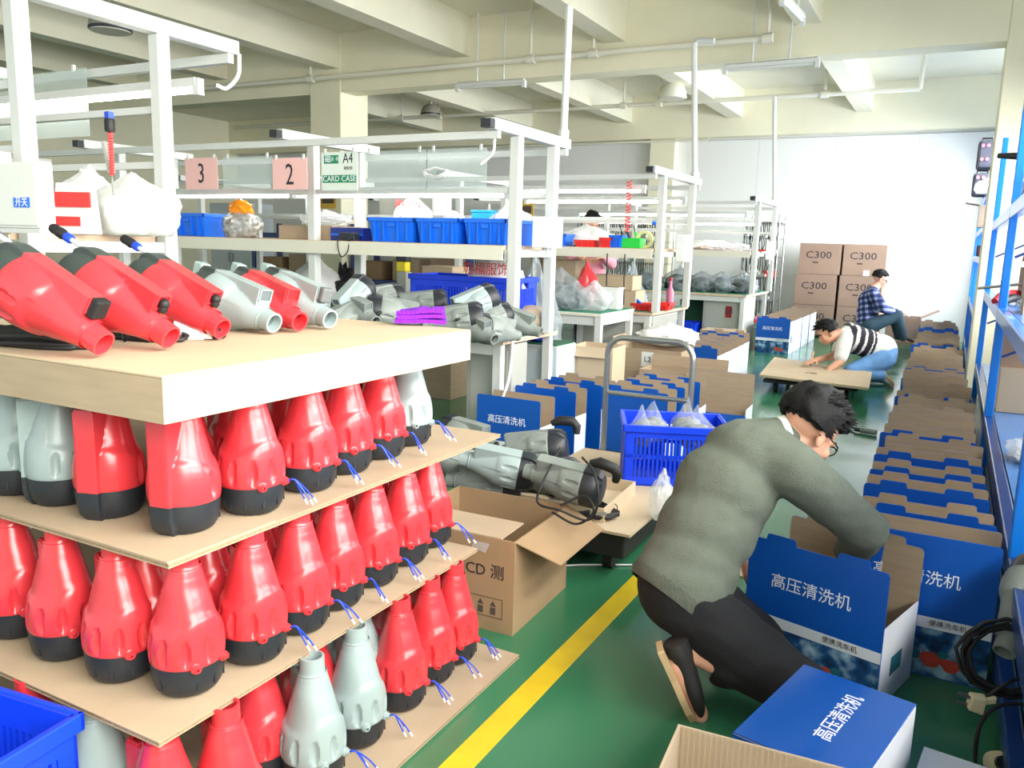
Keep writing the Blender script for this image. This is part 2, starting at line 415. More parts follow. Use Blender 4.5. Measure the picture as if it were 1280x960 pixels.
# ------------------------------------------------------------------ assembly benches
XE = -2.27                                 # bench ends all line up on the aisle
ZT, ZSH, ZTAB = 1.90, 1.288, .74
def bench(label, ya, yb, xl, posts, over=(.31, .19), shelf=True, shelfy=None, table=None, rails=(1.68,), table_x=None, XE=XE, ZT=ZT, pw=.031):
    t = thing('assembly_bench', label, 'workbench', (XE, ya, 0))
    X = lambda v: v-XE
    Y = lambda v: v-ya
    for px in posts:
        for yy in (ya, yb):
            p = MB().bx(X(px)-pw, X(px)+pw, Y(yy)-pw, Y(yy)+pw, ZTAB if table else 0, ZT)
            p.obj('post', M_frame, t, bevel=.006)
        c = MB().bx(X(px)-pw*1.1, X(px)+pw*1.1, Y(ya)-over[0], Y(yb)+over[1], ZT, ZT+pw*2)
        o = c.obj('top_arm', M_frame, t, bevel=.006)
        MB().bx(X(px)-.03, X(px)+.03, Y(ya)-over[0]-.05, Y(ya)-over[0]-.002, ZT+.005, ZT+.05).obj('end_plug', M_black, o)
    for yy, zz in ((ya-over[0]+.05, ZT-.03), (yb+over[1]-.05, ZT-.03)):
        MB().bx(X(xl), X(XE)+.03, Y(yy)-.016, Y(yy)+.016, zz-.012, zz+.028).obj('light_rail', M_frame, t)
    for zz in rails:
        MB().bx(X(xl), X(XE), Y(ya)-.018, Y(ya)+.018, zz-.014, zz+.014).obj('rail', M_frame, t)
        MB().bx(X(xl), X(XE), Y(yb)-.018, Y(yb)+.018, zz-.014, zz+.014).obj('rail', M_frame, t)
    if shelf:
        sy = shelfy or (ya-.06, yb+.06)
        MB().bx(X(xl), X(XE)-.04, Y(sy[0]), Y(sy[1]), ZSH-.022, ZSH).obj('shelf', M_wood, t)
        MB().bx(X(xl), X(XE)-.04, Y(sy[0])-.008, Y(sy[0])-.001, ZSH-.085, ZSH-.004).obj('shelf_edge', M_shelfcream, t)
        for px in posts:
            MB().bx(X(px)-.02, X(px)+.02, Y(ya)+.033, Y(yb)-.033, ZSH-.065, ZSH-.023).obj('shelf_bracket', M_frame, t)
    if table:
        tx = table_x if table_x else XE-.03
        MB().bx(X(xl), X(tx), Y(table[0]), Y(table[1]), ZTAB-.03, ZTAB-.004).obj('table_board', M_wood, t)
        MB().bx(X(xl), X(tx)-.004, Y(table[0])+.004, Y(table[1])-.004, ZTAB-.004, ZTAB).obj('table_mat', M_greenmat, t)
        MB().bx(X(xl), X(tx)-.02, Y(table[0])+.02, Y(table[0])+.06, ZTAB-.1, ZTAB-.03).obj('apron', M_frame, t)
        n = 3
        for i in range(n):
            lx = tx-.05-(tx-xl-.1)*i/(n-1)
            for yy in (table[0]+.04, table[1]-.04):
                MB().bx(X(lx)-.026, X(lx)+.026, Y(yy)-.026, Y(yy)+.026, 0, ZTAB-.03).obj('leg', M_frame, t)
    return t
def tube_light(label, x0, x1, y, z, lit=True):
    t = thing('tube_light', label, 'lamp', (x1, y, z), 0, 'tube lights over the benches')
    L = x1-x0
    MB().bx(-L, 0, -.02, .02, .012, .05).obj('housing', M_frame, t)
    MB().tube([(-L+.03, 0, 0), (-.03, 0, 0)], .014, 8).obj('tube', M_tube if lit else M_frame, t, 50)
    for e in (-L, 0): MB().box((e, 0, .012), (.035, .034, .07)).obj('end_socket', M_frame, t)
    return t
XA, YA = -2.93, 1.81
bench('nearest white bench frame at the far left, with a high shelf', YA, 2.39, -6.4, (XA, -4.6, -6.3), over=(.46, .40), table=(1.75, 2.7), rails=(1.80, 1.58), shelfy=(1.76, 2.46), XE=XA, ZT=2.09, pw=.03)
bench('white bench frame behind the cardboard stack with blue bins on its shelf', 4.25, 4.73, -7.7, (XE, -3.78, -5.7, -7.6), table=(4.2, 4.95), rails=(1.60,))
bench('white bench frame in the middle, beside the tall conduit', 6.90, 7.80, -7.9, (XE, -4.3, -6.2, -7.85), table=(6.9, 8.0), rails=(1.54,))
bench('farthest white bench frame beside the wire rack', 10.74, 11.85, -8.2, (XE, -4.3, -6.2, -8.1), table=(10.6, 12.0), rails=(1.54,))
# tall conduits that feed the bench ends
def riser(label, foot, head, arm=None, z=1.965, r=.024):
    a = onz(foot[0], foot[1], z); b_ = ony(head[0], head[1], a.y); pts = [b_, a]
    if arm: pts = [ony(arm[0], arm[1], a.y), b_+V((.03, 0, 0)), b_-V((0, 0, .03)), a]
    conduit(label, pts, r)
V = Vector
riser('tall white conduit rising from the blue bin bench to the beam', (704.3, 173.2), (712, 8))
riser('tall white conduit with a bent top above the middle bench', (868.5, 222.0), (868, 51), (893, 51), r=.028)
riser('tall white conduit rising to the rear pipe from the farthest bench', (968, 252.4), (968, 121), r=.028)
# lit tubes
tube_light('bright tube light at the top of the nearest bench', -5.2, -3.02, 2.66, 1.93)
tube_light('bright tube light behind the clear panels over the blue bins', -4.02, -2.46, 4.5, 1.595)
tube_light('bright tube light over the left part of the blue bin bench', -5.9, -4.2, 4.5, 1.595)
tube_light('bright tube light hung under the front of the middle bench frame', -4.2, -2.38, 6.74, 1.768)
tube_light('bright tube light hung under the back of the middle bench frame', -4.1, -2.38, 7.92, 1.745)
tube_light('bright tube light at the left of the middle bench frame', -6.4, -4.56, 6.74, 1.768)
tube_light('bright tube light hung under the front of the farthest bench frame', -4.7, -2.4, 10.68, 1.73)
tube_light('bright tube light hung under the back of the farthest bench frame', -5.0, -2.5, 12.0, 1.66)
tube_light('bright tube light at the left of the farthest bench frame', -7.1, -5.04, 10.68, 1.66)
# grey steel cabinets and small tables at the bench ends
def cabinet(label, x0, x1, y0, y1, h, m, topm=None):
    t = thing('steel_cabinet', label, 'cabinet', (x0, y0, 0)); w, d = x1-x0, y1-y0
    MB().bx(0, w, 0, d, .03, h).obj('body', m, t, bevel=.008)
    MB().bx(.02, w-.02, .02, d-.02, 0, .03).obj('plinth', M_black, t)
    MB().bx(.03, w-.03, -.006, -.001, .06, h-.04).obj('door', m, t, bevel=.003)
    MB().bx(w-.06, w-.045, -.02, -.006, h*.5, h*.5+.09).obj('handle', M_steel, t)
    if topm: MB().bx(.01, w-.01, .01, d-.01, h, h+.008).obj('top_mat', topm, t)
    return t
cabinet('grey steel cabinet under the end of the blue bin bench', -2.62, -2.30, 4.32, 4.52, .70, M_panelgrey)
cabinet('pale steel cabinet with a green mat top beside the blue bin bench', ony(652, 460, 4.97).x, ony(696, 460, 4.97).x, 4.97, 5.28, .625, M_palegrey, M_darkgreenmat)
cabinet('grey steel cabinet under the end of the middle bench', -2.66, -2.31, 6.97, 7.7, .70, M_panelgrey)
cab = cabinet('grey steel cabinet with a red sticker under the farthest bench', -2.87, -2.33, 10.68, 11.3, .70, M_panelgrey)
MB().bx(.30, .38, -.009, -.0065, .43, .58).obj('sticker', mat('red_sticker', (150, 30, 40), .5), cab)
letter('58', .105, M_ink, cab, (.34, -.0105, .51), (1, 0, 0), (0, 0, 1))
def small_table(label, x0, x1, y0, y1, h):
    t = thing('side_table', label, 'table', (x0, y0, 0)); w, d = x1-x0, y1-y0
    MB().bx(0, w, 0, d, h-.03, h-.004).obj('tabletop', M_shelfcream, t, bevel=.004)
    MB().bx(.004, w-.004, .004, d-.004, h-.004, h).obj('table_mat', M_greenmat, t)
    for a in (.03, w-.03):
        for c in (.03, d-.03): MB().bx(a-.025, a+.025, c-.025, c+.025, 0, h-.03).obj('leg', M_frame, t)
    MB().bx(.03, w-.03, .02, .05, h-.1, h-.03).obj('apron', M_frame, t)
    MB().bx(w-.05, w-.02, .05, d-.05, h-.1, h-.03).obj('apron', M_frame, t)
    MB().bx(.06, w-.06, d-.05, d-.04, .1, h-.1).obj('back_panel', M_panelgrey, t)
small_table('small white table with a green mat in front of the middle bench', -2.86, -2.36, 5.87, 6.6, .79)
# ------------------------------------------------------------------ the pressure-washer housings
SHELL = [(.0715, .0752), (.076, .0772), (.084, .0782), (.096, .0786), (.108, .0784), (.120, .0775), (.132, .0760), (.144, .0738), (.154, .0712), (.161, .0678), (.168, .0634), (.176, .0606), (.188, .0575),
         (.205, .0530), (.222, .0482), (.240, .0430), (.256, .0388), (.2565, .0386), (.264, .0366), (.274, .0338), (.278, .0302), (.296, .0292), (.315, .0286)]
def prof_r(z):
    if z <= SHELL[0][0]: return SHELL[0][1]
    for (a, ra), (b_, rb) in zip(SHELL[:-1], SHELL[1:]):
        if z <= b_: return ra+(rb-ra)*(z-a)/(b_-a)
    return SHELL[-1][1]
def shell_r(z, r0, th, fin=True, dim=True):
    cx, sy = cos(th), sin(th); r = r0
    if dim and .11 < z < .235:            # the waist runs round the shell as a slanted wave
        k = sin((z-.11)/.125*pi); r0 = r = prof_r(z + k*.018*sin(th*2+.9)*(1 if sy < .3 else .3))
    if fin and z <= .2563 and sy > 0:
        yf = .0815 - .03*max(0, z-.2)
        rf = min(yf/max(sy, 1e-3), .026/max(abs(cx), 1e-3)); r = max(r0, rf)
    if dim and r == r0 and .072 < z < .15:
        for k in (-3, -2, -1, 0, 1, 2, 3):
            t0 = -pi/2 + .31 + k*.62; q = ((th-t0+pi) % (2*pi))-pi
            e = (q/.135)**2 + ((z-.108)/.032)**2
            if e < 1: r -= .011*(1-e)**.7
    return r
def loft(rows, n=120, z0=None, fin=True, dim=True):
    mb = MB(); vs = []
    for z, r0 in rows:
        for j in range(n):
            th = 2*pi*j/n; r = shell_r(z0 if z0 is not None else z, r0, th, fin, dim); vs.append((r*cos(th), r*sin(th), z))
    k = len(rows); fs = [(i*n+j, i*n+(j+1) % n, (i+1)*n+(j+1) % n, (i+1)*n+j) for i in range(k-1) for j in range(n)]
    return mb.add(vs, fs)
def shell_mb():
    rows = []
    for (a, ra), (b_, rb) in zip(SHELL[:-1], SHELL[1:]):
        k = 3 if (b_-a) > .009 else 2 if (b_-a) > .005 else 1
        for i in range(k): rows.append((a+(b_-a)*i/k, ra+(rb-ra)*i/k))
    rows.append(SHELL[-1]); mb = loft(rows)
    mb.lathe([(.0286, .315), (.0235, .3155), (.0225, .285)], 24, 0, cap0=False, cap1=False)
    mb.lathe([(.034, .2735), (.0352, .2765), (.034, .2795)], 24, 0, cap0=False, cap1=False)
    return mb
def cap_mb(fin):
    rows = [(.0, .044), (.002, .053), (.008, .0625), (.020, .0700), (.038, .0740), (.056, .0756), (.0718, .0755)]
    mb = loft(rows, 120, .073, fin, False)
    if fin:                               # round the far end of the spine off with the cap
        mb.v = [(x*min(1, .72+z*14) if y > .05 else x, (y if y < .05 else .05+(y-.05)*min(1, .35+z*26)), z) for x, y, z in mb.v]
    n = 120; mb.f.append(tuple(range(n-1, -1, -1))); mb.m.append(0)
    for k in range(5):
        a = -pi/2 + (k-2)*.55; mb.box((.0735*cos(a), .0735*sin(a), .034), (.005, .003, .02), 0, Matrix.Rotation(a+pi/2, 3, 'Z'))
    return mb
SH = {}
for nm, mm in (('red', M_red), ('grey', M_grey), ('old', M_greyold)): SH[nm] = shell_mb().mesh('housing_shell', mm, 42)
CAPM = {'black': cap_mb(True).mesh('motor_cap', M_black, 42), 'plain': cap_mb(True).mesh('motor_cap', M_darkgreen, 42)}
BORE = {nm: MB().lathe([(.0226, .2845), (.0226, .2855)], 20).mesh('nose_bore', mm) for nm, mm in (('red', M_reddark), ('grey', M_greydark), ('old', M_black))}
def ring_mb(a, z):
    u = Vector((cos(a), sin(a), 0)); mt = frame_from(u, (0, 0, 1)).to_4x4(); mt.translation = u*.068 + Vector((0, 0, z))
    return MB().lathe([(.012, 0), (.012, .0125), (.0095, .0135), (.0095, .018), (.0065, .0185), (.0060, .023), (.004, .023), (.004, .012)], 14, 0, mt)
RING = {(nm, i): ring_mb(a, .0755).mesh('inlet_ring', mm, 40) for nm, mm in (('red', M_red), ('grey', M_grey), ('old', M_greyold)) for i, a in enumerate((-pi/2-.05, -pi/2+.85))}
def wires_mb(sd):
    r = random.Random(sd); a = -pi/2+.85; u = Vector((cos(a), sin(a), 0)); s_ = Vector((-sin(a), cos(a), 0)); p = u*.088+Vector((0, 0, .0755)); mb = MB()
    for i in range(3):
        e = p + u*(.03+.03*r.random()) + s_*(.045*(r.random()-.3)) + Vector((0, 0, -.055+.02*r.random()))
        q = smooth_path([p, p+u*.016+Vector((0, 0, .004)), p.lerp(e, .7)+Vector((0, 0, .01)), e], 4)
        mb.tube(q, .0021, 5, 0); mb.tube([q[-1], q[-1]+(q[-1]-q[-2]).normalized()*.014], .0026, 5, 1)
    return mb
WIRE = [wires_mb(i).mesh('lead_wires', [M_wireblue, M_wirewhite]) for i in range(4)]
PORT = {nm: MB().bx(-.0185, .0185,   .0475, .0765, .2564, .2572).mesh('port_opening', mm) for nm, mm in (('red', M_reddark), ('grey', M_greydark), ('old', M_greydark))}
PORTRIM = {}
for nm, mm in (('red', M_red), ('grey', M_grey), ('old', M_greyold)):
    q = MB(); q.bx(-.0225, -.0185, .044, .080, .2555, .261); q.bx(.0185, .0225, .044, .080, .2555, .261); q.bx(-.0185, .0185, .0765, .080, .2555, .261); q.bx(-.0185, .0185, .044, .0475, .2555, .261)
    PORTRIM[nm] = q.mesh('port_rim', mm)
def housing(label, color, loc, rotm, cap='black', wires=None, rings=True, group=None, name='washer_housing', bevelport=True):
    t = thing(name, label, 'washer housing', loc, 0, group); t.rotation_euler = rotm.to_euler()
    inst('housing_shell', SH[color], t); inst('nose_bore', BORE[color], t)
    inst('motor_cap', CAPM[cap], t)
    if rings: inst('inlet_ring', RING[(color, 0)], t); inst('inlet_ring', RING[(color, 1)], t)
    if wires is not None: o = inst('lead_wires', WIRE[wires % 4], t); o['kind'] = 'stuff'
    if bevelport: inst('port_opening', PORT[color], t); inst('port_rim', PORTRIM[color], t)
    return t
# ------------------------------------------------------------------ the cardboard tiers and the housings standing on them
ZB, Z2, Z1, ZL = .012, .33, .65, 1.03
def board(label, x0, x1, y0, y1, z, th=.011):
    t = thing('cardboard_sheet', label, 'cardboard', (x1, y0, z-th))
    MB().bx(x0-x1, 0, 0, y1-y0, 0, th*.18, 0).bx(x0-x1, 0, 0, y1-y0, th*.82, th, 0).obj('liner', M_kraft, t)
    n = MB(); n.bx(x0-x1+.002, -.0015, .0015, y1-y0-.002, th*.2, th*.8); n.obj('flute_core', M_flute, t)
    return t
board('cardboard sheet on the floor under the lowest tier of housings', -2.6, -1.095, .55, 2.16, ZB+.0)
board('cardboard sheet carrying the lower full tier of red housings', -2.6, -1.262, .96, 2.17, Z2)
board('cardboard sheet carrying the upper tier of red and grey housings', -2.7, -1.325, 1.05, 2.42, Z1)
MB().bx(-.6, -.003, 0, .3, .0111, .0135).obj('overlapping_sheet', M_kraft, [o for o in COL.objects if o.get('label', '').startswith('cardboard sheet carrying the upper')][0])
lid = thing('cardboard_tray', 'large upturned cardboard tray lid on top of the housing stack', 'box', (-1.325, 1.055, ZL))
LX, LY, LH = 1.25, 1.15, .096
MB().bx(-LX, 0, 0, LY, -.006, 0).obj('top_panel', M_kraft_pale, lid, bevel=.002)
MB().bx(-LX, 0, 0, .006, -LH, -.0062).obj('front_wall', M_kraft, lid)
MB().bx(-.006, 0, .0062, LY, -LH, -.0062).obj('side_wall', M_kraft_pale, lid)
MB().bx(-LX, -.0062, LY-.006, LY, -LH, -.0062).obj('back_wall', M_kraft, lid)
MB().bx(-LX, -LX+.006, .0062, LY-.0062, -LH, -.0062).obj('far_side_wall', M_kraft, lid)
V = Vector
def upright(px, py, z, color, side, label, wires=None, byNose=False, k=0.066):
    if byNose: c = onz(px, py, z+.315)
    else:
        c = onz(px, py, z); dv = V((c.x, c.y, 0)).normalized(); c = c + dv*k
    c.z = z+.0005
    face = V((-c.x, -c.y, 0)).normalized(); a = math.atan2(face.y, face.x)     # direction to the viewer's side of the stack
    rz = a + pi/2 + side
    return housing(label, color, c, Matrix.Rotation(rz, 3, 'Z'), 'black', wires, group=None)
seq = 0
R1 = [(316, 648), (385, 619), (432, 596), (475, 577)]
for i, (x, y) in enumerate(R1):
    upright(x, y, Z1, 'red', .35, 'red housing standing on the upper tier, %s from the corner along the aisle side' % ORD[i+1], i)
upright(510, 560, Z1, 'grey', .35, 'grey housing standing at the far end of the upper tier beside the aisle', 2)
upright(233, 672, Z1, 'red', 2.45, 'red housing standing at the front corner of the upper tier, under the lid corner')
upright(141, 652, Z1, 'red', 2.5, 'red housing on the front edge of the upper tier, next to the corner one')
upright(80, 636, Z1, 'grey', 1.4, 'grey housing on the front edge of the upper tier, next to the red pair')
upright(26, 622, Z1, 'grey', .2, 'pale grey housing on the front edge of the upper tier, nearest to the frame edge')
R2 = [(318, 836), (375, 798), (420, 767), (465, 738), (505, 711), (535, 688)]
for i, (x, y) in enumerate(R2):
    upright(x, y, Z2, 'red', .3, 'red housing standing on the middle tier, %s from the corner along the aisle side' % ORD[i+1], i+1)
upright(237, 876, Z2, 'red', .25, 'red housing standing at the front corner of the middle tier')
for i, (x, y) in enumerate([(155, 858), (85, 830), (25, 802)]):
    upright(x, y, Z2, 'red', .25, 'red housing on the front edge of the middle tier, %s beyond the corner one' % ['first', 'second', 'third'][i])
for x, y, c, lb in [(282, 880, 'red', 'red housing on the lowest tier under the front corner, nose just below the sheet'), (390, 820, 'grey', 'grey housing on the lowest tier, nearer of the two bare grey ones'),
                    (445, 782, 'grey', 'grey housing on the lowest tier, farther of the two bare grey ones'), (500, 747, 'red', 'red housing on the lowest tier, nearest of the last three reds'),
                    (538, 722, 'red', 'red housing on the lowest tier, middle of the last three reds'), (568, 703, 'red', 'red housing at the far end of the lowest tier beside the brown carton')]:
    upright(x, y, ZB, c, .35, lb, x % 4, True)
# the second line of housings, seen through the gaps
def inner(c, z, xy, tier, i):
    lb = 'shaded %s housing inside the %s tier, %s from the front' % (c, tier, ORD[i])
    t = housing(lb, c, (xy[0], xy[1], z+.0005), Matrix.Rotation(1.2+rnd.random(), 3, 'Z'), 'black', None, False, 'second line of housings inside the stack', bevelport=True)
for i in range(6): inner('red', Z2, (-1.545, 1.16+.17*i), 'middle', i)
for i in range(5): inner('red', Z1, (-1.62, 1.34+.18*i), 'upper', i)
for i in range(5): inner(['red', 'red', 'grey', 'red', 'red'][i], ZB, (-1.37, 1.32+.185*i), 'lowest', i)
upright(116, 872, ZB, 'grey', .9, 'grey housing on the lowest tier seen below the front edge of the middle sheet', None, True)
upright(36, 846, ZB, 'red', .9, 'red housing on the lowest tier behind the blue crate', None, True)
upright(200, 902, ZB, 'red', .6, 'red housing on the lowest tier left of the corner one', None, True)

# ------------------------------------------------------------------ washers lying on the lid
def lie(nx, ny, tx, ty, color, label, cap, far=True, upz=(0.25, 0.1, 1), lift=.031):
    N = onz(nx, ny, ZL+lift); d = ray(tx, ty).normalized(); L = .36
    oc = CAM-N; bb = oc.dot(d); cc = oc.dot(oc)-L*L; disc = bb*bb-cc
    s_ = -bb + (math.sqrt(disc) if far else -math.sqrt(disc)) if disc > 0 else -bb
    T = CAM + d*s_
    T.z = max(T.z, ZL+.079)
    ax = (N-T).normalized(); base = N - ax*.315
    R = frame_from(ax, upz)
    return housing(label, color, base, R, cap, None, False, None, 'pressure_washer')
lying = []
for a in [(130, 430, -24, 322, 'red', 'red washer with black motor cap lying on the lid, nearest to the camera', 'plain'),
          (214, 422, 72, 328, 'red', 'red washer with black motor cap lying second along the lid', 'plain'),
          (278, 411, 160, 336, 'red', 'red washer with black motor cap lying third, beside the first grey one', 'plain'),
          (343, 404, 238, 356, 'grey', 'pale grey washer lying on the lid between two red ones', 'plain'),
          (375, 402, 285, 356, 'red', 'red open-nosed washer lying between the two grey washers', 'plain'),
          (413, 399, 322, 356, 'grey', 'pale grey washer lying last in the line on the lid', 'plain')]:
    lying.append(lie(*a, lift=.033))
for i, t in enumerate(lying):
    if i in (0, 5):                       # rubber port cover
        MB().bx(-.021, .021, .038, .084, .2567, .280).obj('port_cover', M_rubber if i == 0 else mat('grey_rubber', (96, 100, 100), .6), t, bevel=.006)
    if i in (1, 2):
        hf = MB(); ball_ = ico(2)
        hf.add([(v.x*.0135, .060+v.y*.0135, .264+v.z*.013) for v in ball_[0]], ball_[1]); hf.lathe([(.0095, 0), (.0115, .006), (.0095, .016)], 12, 0, Matrix.Translation((0, .056, .266)) @ Matrix.Rotation(pi/2, 4, 'X'))
        hf.obj('hose_fitting', M_rubber, t, 40)
        MB().lathe([(.005, .016), (.0045, .028)], 10, 0, Matrix.Translation((0, .056, .266)) @ Matrix.Rotation(pi/2, 4, 'X')).obj('brass_tip', M_brass, t, 40)
    if i < 3:                             # quick connector at the tail end of the spine
        mt = Matrix.Translation((0, .068, 0))
        c = MB().lathe([(.006, -.03), (.006, .01)], 10, 0, mt).obj('connector', mat('translucent_hose', (210, 215, 225), .3), t, 40)
        MB().lathe([(.010, -.050), (.0115, -.046), (.0115, -.034), (.010, -.030)], 14, 0, mt).obj('blue_collar', M_wireblue, c, 40)
        MB().lathe([(.007, -.098), (.011, -.094), (.013, -.085), (.011, -.080), (.013, -.072), (.0135, -.060), (.010, -.050)], 14, 0, mt).obj('connector_body', M_rubber, c, 40)
        mb = MB()
        mb.lathe([(.0, -.006), (.03, -.004), (.03, 0)], 20, 0, Matrix.Translation((0, -.005, 0)), cap0=False)
        mb.obj('end_boss', M_darkgreen, t, 40)
    else:
        MB().bx(-.018, .018, .03, .078, -.03, .004).obj('clear_end_tab', mat('pale_clear_plastic', (150, 172, 168), .3), t, bevel=.005)
# black cable coils under the washers, a white adapter and the purple cloth
def coil(label, c, rx, ry, n, r, seed, mat_=M_rubber, z=0):
    rr = random.Random(seed); pts = []
    for i in range(n*14+1):
        a = i/14*2*pi; k = 1+.14*noise.noise(V((a*.35, seed, 0)))
        pts.append((rx*k*(.8+.25*((i//14)*.37 % 1))*cos(a)+.006*rr.random(), ry*k*(.75+.3*((i//14)*.37 % 1))*sin(a)+.006*rr.random(), r + .05*abs(noise.noise(V((a*.5, seed*2, 3))))*(i/(n*14)) ))
    t = thing('cable_coil', label, 'cable', c)
    MB().tube(pts, r, 6).obj('cable', mat_, t, 60)
    tp = rx*.96; MB().tube([(tp*cos(.7)+.012*cos(q), tp*.9*sin(.7), .018+.016*sin(q)) for q in [k*pi/4 for k in range(9)]], .0022, 5).obj('wire_tie', M_rubber, t, 60)
    return t
p = onz(30, 432, ZL); coil('coil of black mains cable under the nearest red washer', (p.x-.06, p.y+.05, ZL), .24, .10, 14, .006, 1)
p = onz(180, 425, ZL); coil('loop of black mains cable between the first two red washers', (p.x-.03, p.y+.02, ZL), .13, .06, 9, .0055, 2)
p = onz(262, 424, ZL); coil('short black cable loop beside the white adapter plug', (p.x-.03, p.y+.0, ZL), .06, .022, 2, .0046, 3)
p = onz(236, 425, ZL)
t = thing('plug_adapter', 'white plug adapter lying between the second and third red washers', 'plug', (p.x, p.y+.02, ZL), .5)
MB().hexa([(-.045, -.02, 0), (.03, -.022, 0), (.03, .022, 0), (-.045, .02, 0), (-.05, -.018, .05), (.012, -.02, .04), (.012, .02, .04), (-.05, .018, .05)]).obj('plug_body', M_white, t, bevel=.006)
MB().hexa([(.03, -.016, .003), (.05, -.012, .003), (.05, .012, .003), (.03, .016, .003), (.012, -.016, .036), (.045, -.012, .022), (.045, .012, .022), (.012, .016, .036)]).obj('plug_face', M_white, t, bevel=.003)
c = onz(526, 407, ZL)
vs = []; fs = []; NX, NY = 16, 10
def cloth_layer(w_, d_, z0, seed, rz):
    vs = []; fs = []
    for sgn in (0, 1):
        for j in range(NY+1):
            for i in range(NX+1):
                u, v_ = i/NX-.5, j/NY-.5; h = .010*noise.noise(V((u*3, v_*3, 2))) + .006*sin(u*6+1) + .03*max(0, u-.1)*(seed > 2)
                vs.append((u*w_, v_*d_, max(.0005, z0+.006+h*min(1, .3+z0*25)) + sgn*.0125))
    o = (NX+1)*(NY+1)
    for j in range(NY):
        for i in range(NX):
            a = j*(NX+1)+i; fs.append((a, a+1+NX, a+2+NX, a+1)); fs.append((o+a, o+a+1, o+a+2+NX, o+a+1+NX))
    edge = [i for i in range(NX+1)] + [(NX+1)*(j+1)-1 for j in range(1, NY+1)] + [(NX+1)*NY+i for i in range(NX-1, -1, -1)] + [(NX+1)*j for j in range(NY-1, 0, -1)]
    for i in range(len(edge)): a, b_ = edge[i], edge[(i+1) % len(edge)]; fs.append((a, b_, o+b_, o+a))
    return MB().add(vs, fs).rot(Matrix.Rotation(rz, 3, 'Z'))
t = thing('folded_cloth', 'folded purple microfibre cloth on the far corner of the lid', 'cloth', (c.x-.02, c.y+.03, ZL+.002), .55)
for i, (z0, rz) in enumerate(((.0, 0), (.0135, .06), (.027, -.05))):
    cloth_layer(.165-.008*i, .11-.004*i, z0, i*2.3, rz).obj('fold', M_purple, t, 60)
# blue crate in the front corner
# ------------------------------------------------------------------ crates
def crate_mb(w, d, h, th=.008, slots=True):
    """open plastic crate with real slots: rails and bars; origin at the centre of the base"""
    body = MB(); bars = MB()
    body.bx(-w/2, w/2, -d/2, d/2, 0, th)
    for y in (-d/2, d/2-th):
        body.bx(-w/2, w/2, y, y+th, 0, h*.14); body.bx(-w/2, w/2, y, y+th, h*.46, h*.52); body.bx(-w/2, w/2, y, y+th, h*.80, h)
        for x in (-w/2, w/2-.045): body.bx(x, x+.045, y, y+th, h*.14, h*.80)
        n = max(4, int(w/.024))
        for i in range(n):
            x = -w/2+.045+(w-.09)*(i+.5)/n; bars.bx(x-.005, x+.005, y, y+th, h*.14, h*.80)
    for x in (-w/2, w/2-th):
        body.bx(x, x+th, -d/2, d/2, 0, h*.14); body.bx(x, x+th, -d/2, d/2, h*.46, h*.52)
        body.bx(x, x+th, -d/2, -d*.14, h*.80, h); body.bx(x, x+th, d*.14, d/2, h*.80, h); body.bx(x, x+th, -d*.14, d*.14, h*.92, h)
        for y in (-d/2, d/2-.045): body.bx(x, x+th, y, y+.045, h*.14, h*.80)
        n = max(4, int(d/.024))
        for i in range(n):
            y = -d/2+.045+(d-.09)*(i+.5)/n; bars.bx(x, x+th, y-.005, y+.005, h*.14, h*.80)
    rim = MB(); o = .012
    for a in (-1, 1):
        rim.bx(-w/2-o, w/2+o, a*(d/2+o/2)-o/2, a*(d/2+o/2)+o/2, h-.03, h+.004); rim.bx(a*(w/2+o/2)-o/2, a*(w/2+o/2)+o/2, -d/2-o, d/2+o, h-.03, h+.004)
    return body, bars, rim
def crate(label, loc, rz, w, d, h, m=M_bluecrate, cat='crate'):
    t = thing('plastic_crate', label, cat, loc, rz); b_, bars, rim = crate_mb(w, d, h)
    b_.obj('crate_body', m, t); q = bars.obj('slotted_bars', m, t); rim.obj('rim', m, t, bevel=.003)
    return t
def bin_(label, loc, rz, w, d, h, m=M_bluebin):
    t = thing('storage_bin', label, 'bin', loc, rz); k = .9
    def ring(s_, z, i=0): return [(-w/2*s_+i, -d/2*s_+i, z), (w/2*s_-i, -d/2*s_+i, z), (w/2*s_-i, d/2*s_-i, z), (-w/2*s_+i, d/2*s_-i, z)]
    R = [ring(k, 0), ring(1, h), ring(1, h, .006), ring(k, .006, .006)]; vs = [p for r in R for p in r]; fs = [(3, 2, 1, 0)]
    for a in range(3):
        for i in range(4): j = (i+1) % 4; fs.append((a*4+i, a*4+j, a*4+4+j, a*4+4+i))
    fs.append((12, 13, 14, 15)); MB().add(vs, fs).obj('bin_body', m, t)
    rm = MB()
    for a in (-1, 1):
        rm.bx(-w/2-.008, w/2+.008, a*(d/2+.003)-.005, a*(d/2+.003)+.005, h-.022, h+.003); rm.bx(a*(w/2+.003)-.005, a*(w/2+.003)+.005, -d/2-.008, d/2+.008, h-.022, h+.003)
    rm.obj('rim', m, t, bevel=.002)
    for x in (-w*.36, -w*.16, w*.16, w*.36): MB().bx(x-.005, x+.005, -d/2-.006, -d/2*.9, .01, h-.022).obj('front_rib', m, t)
    MB().bx(-w*.09, w*.09, -d/2-.004, -d/2*.93, h*.62, h*.8).obj('grip', m, t, bevel=.004)
    return t
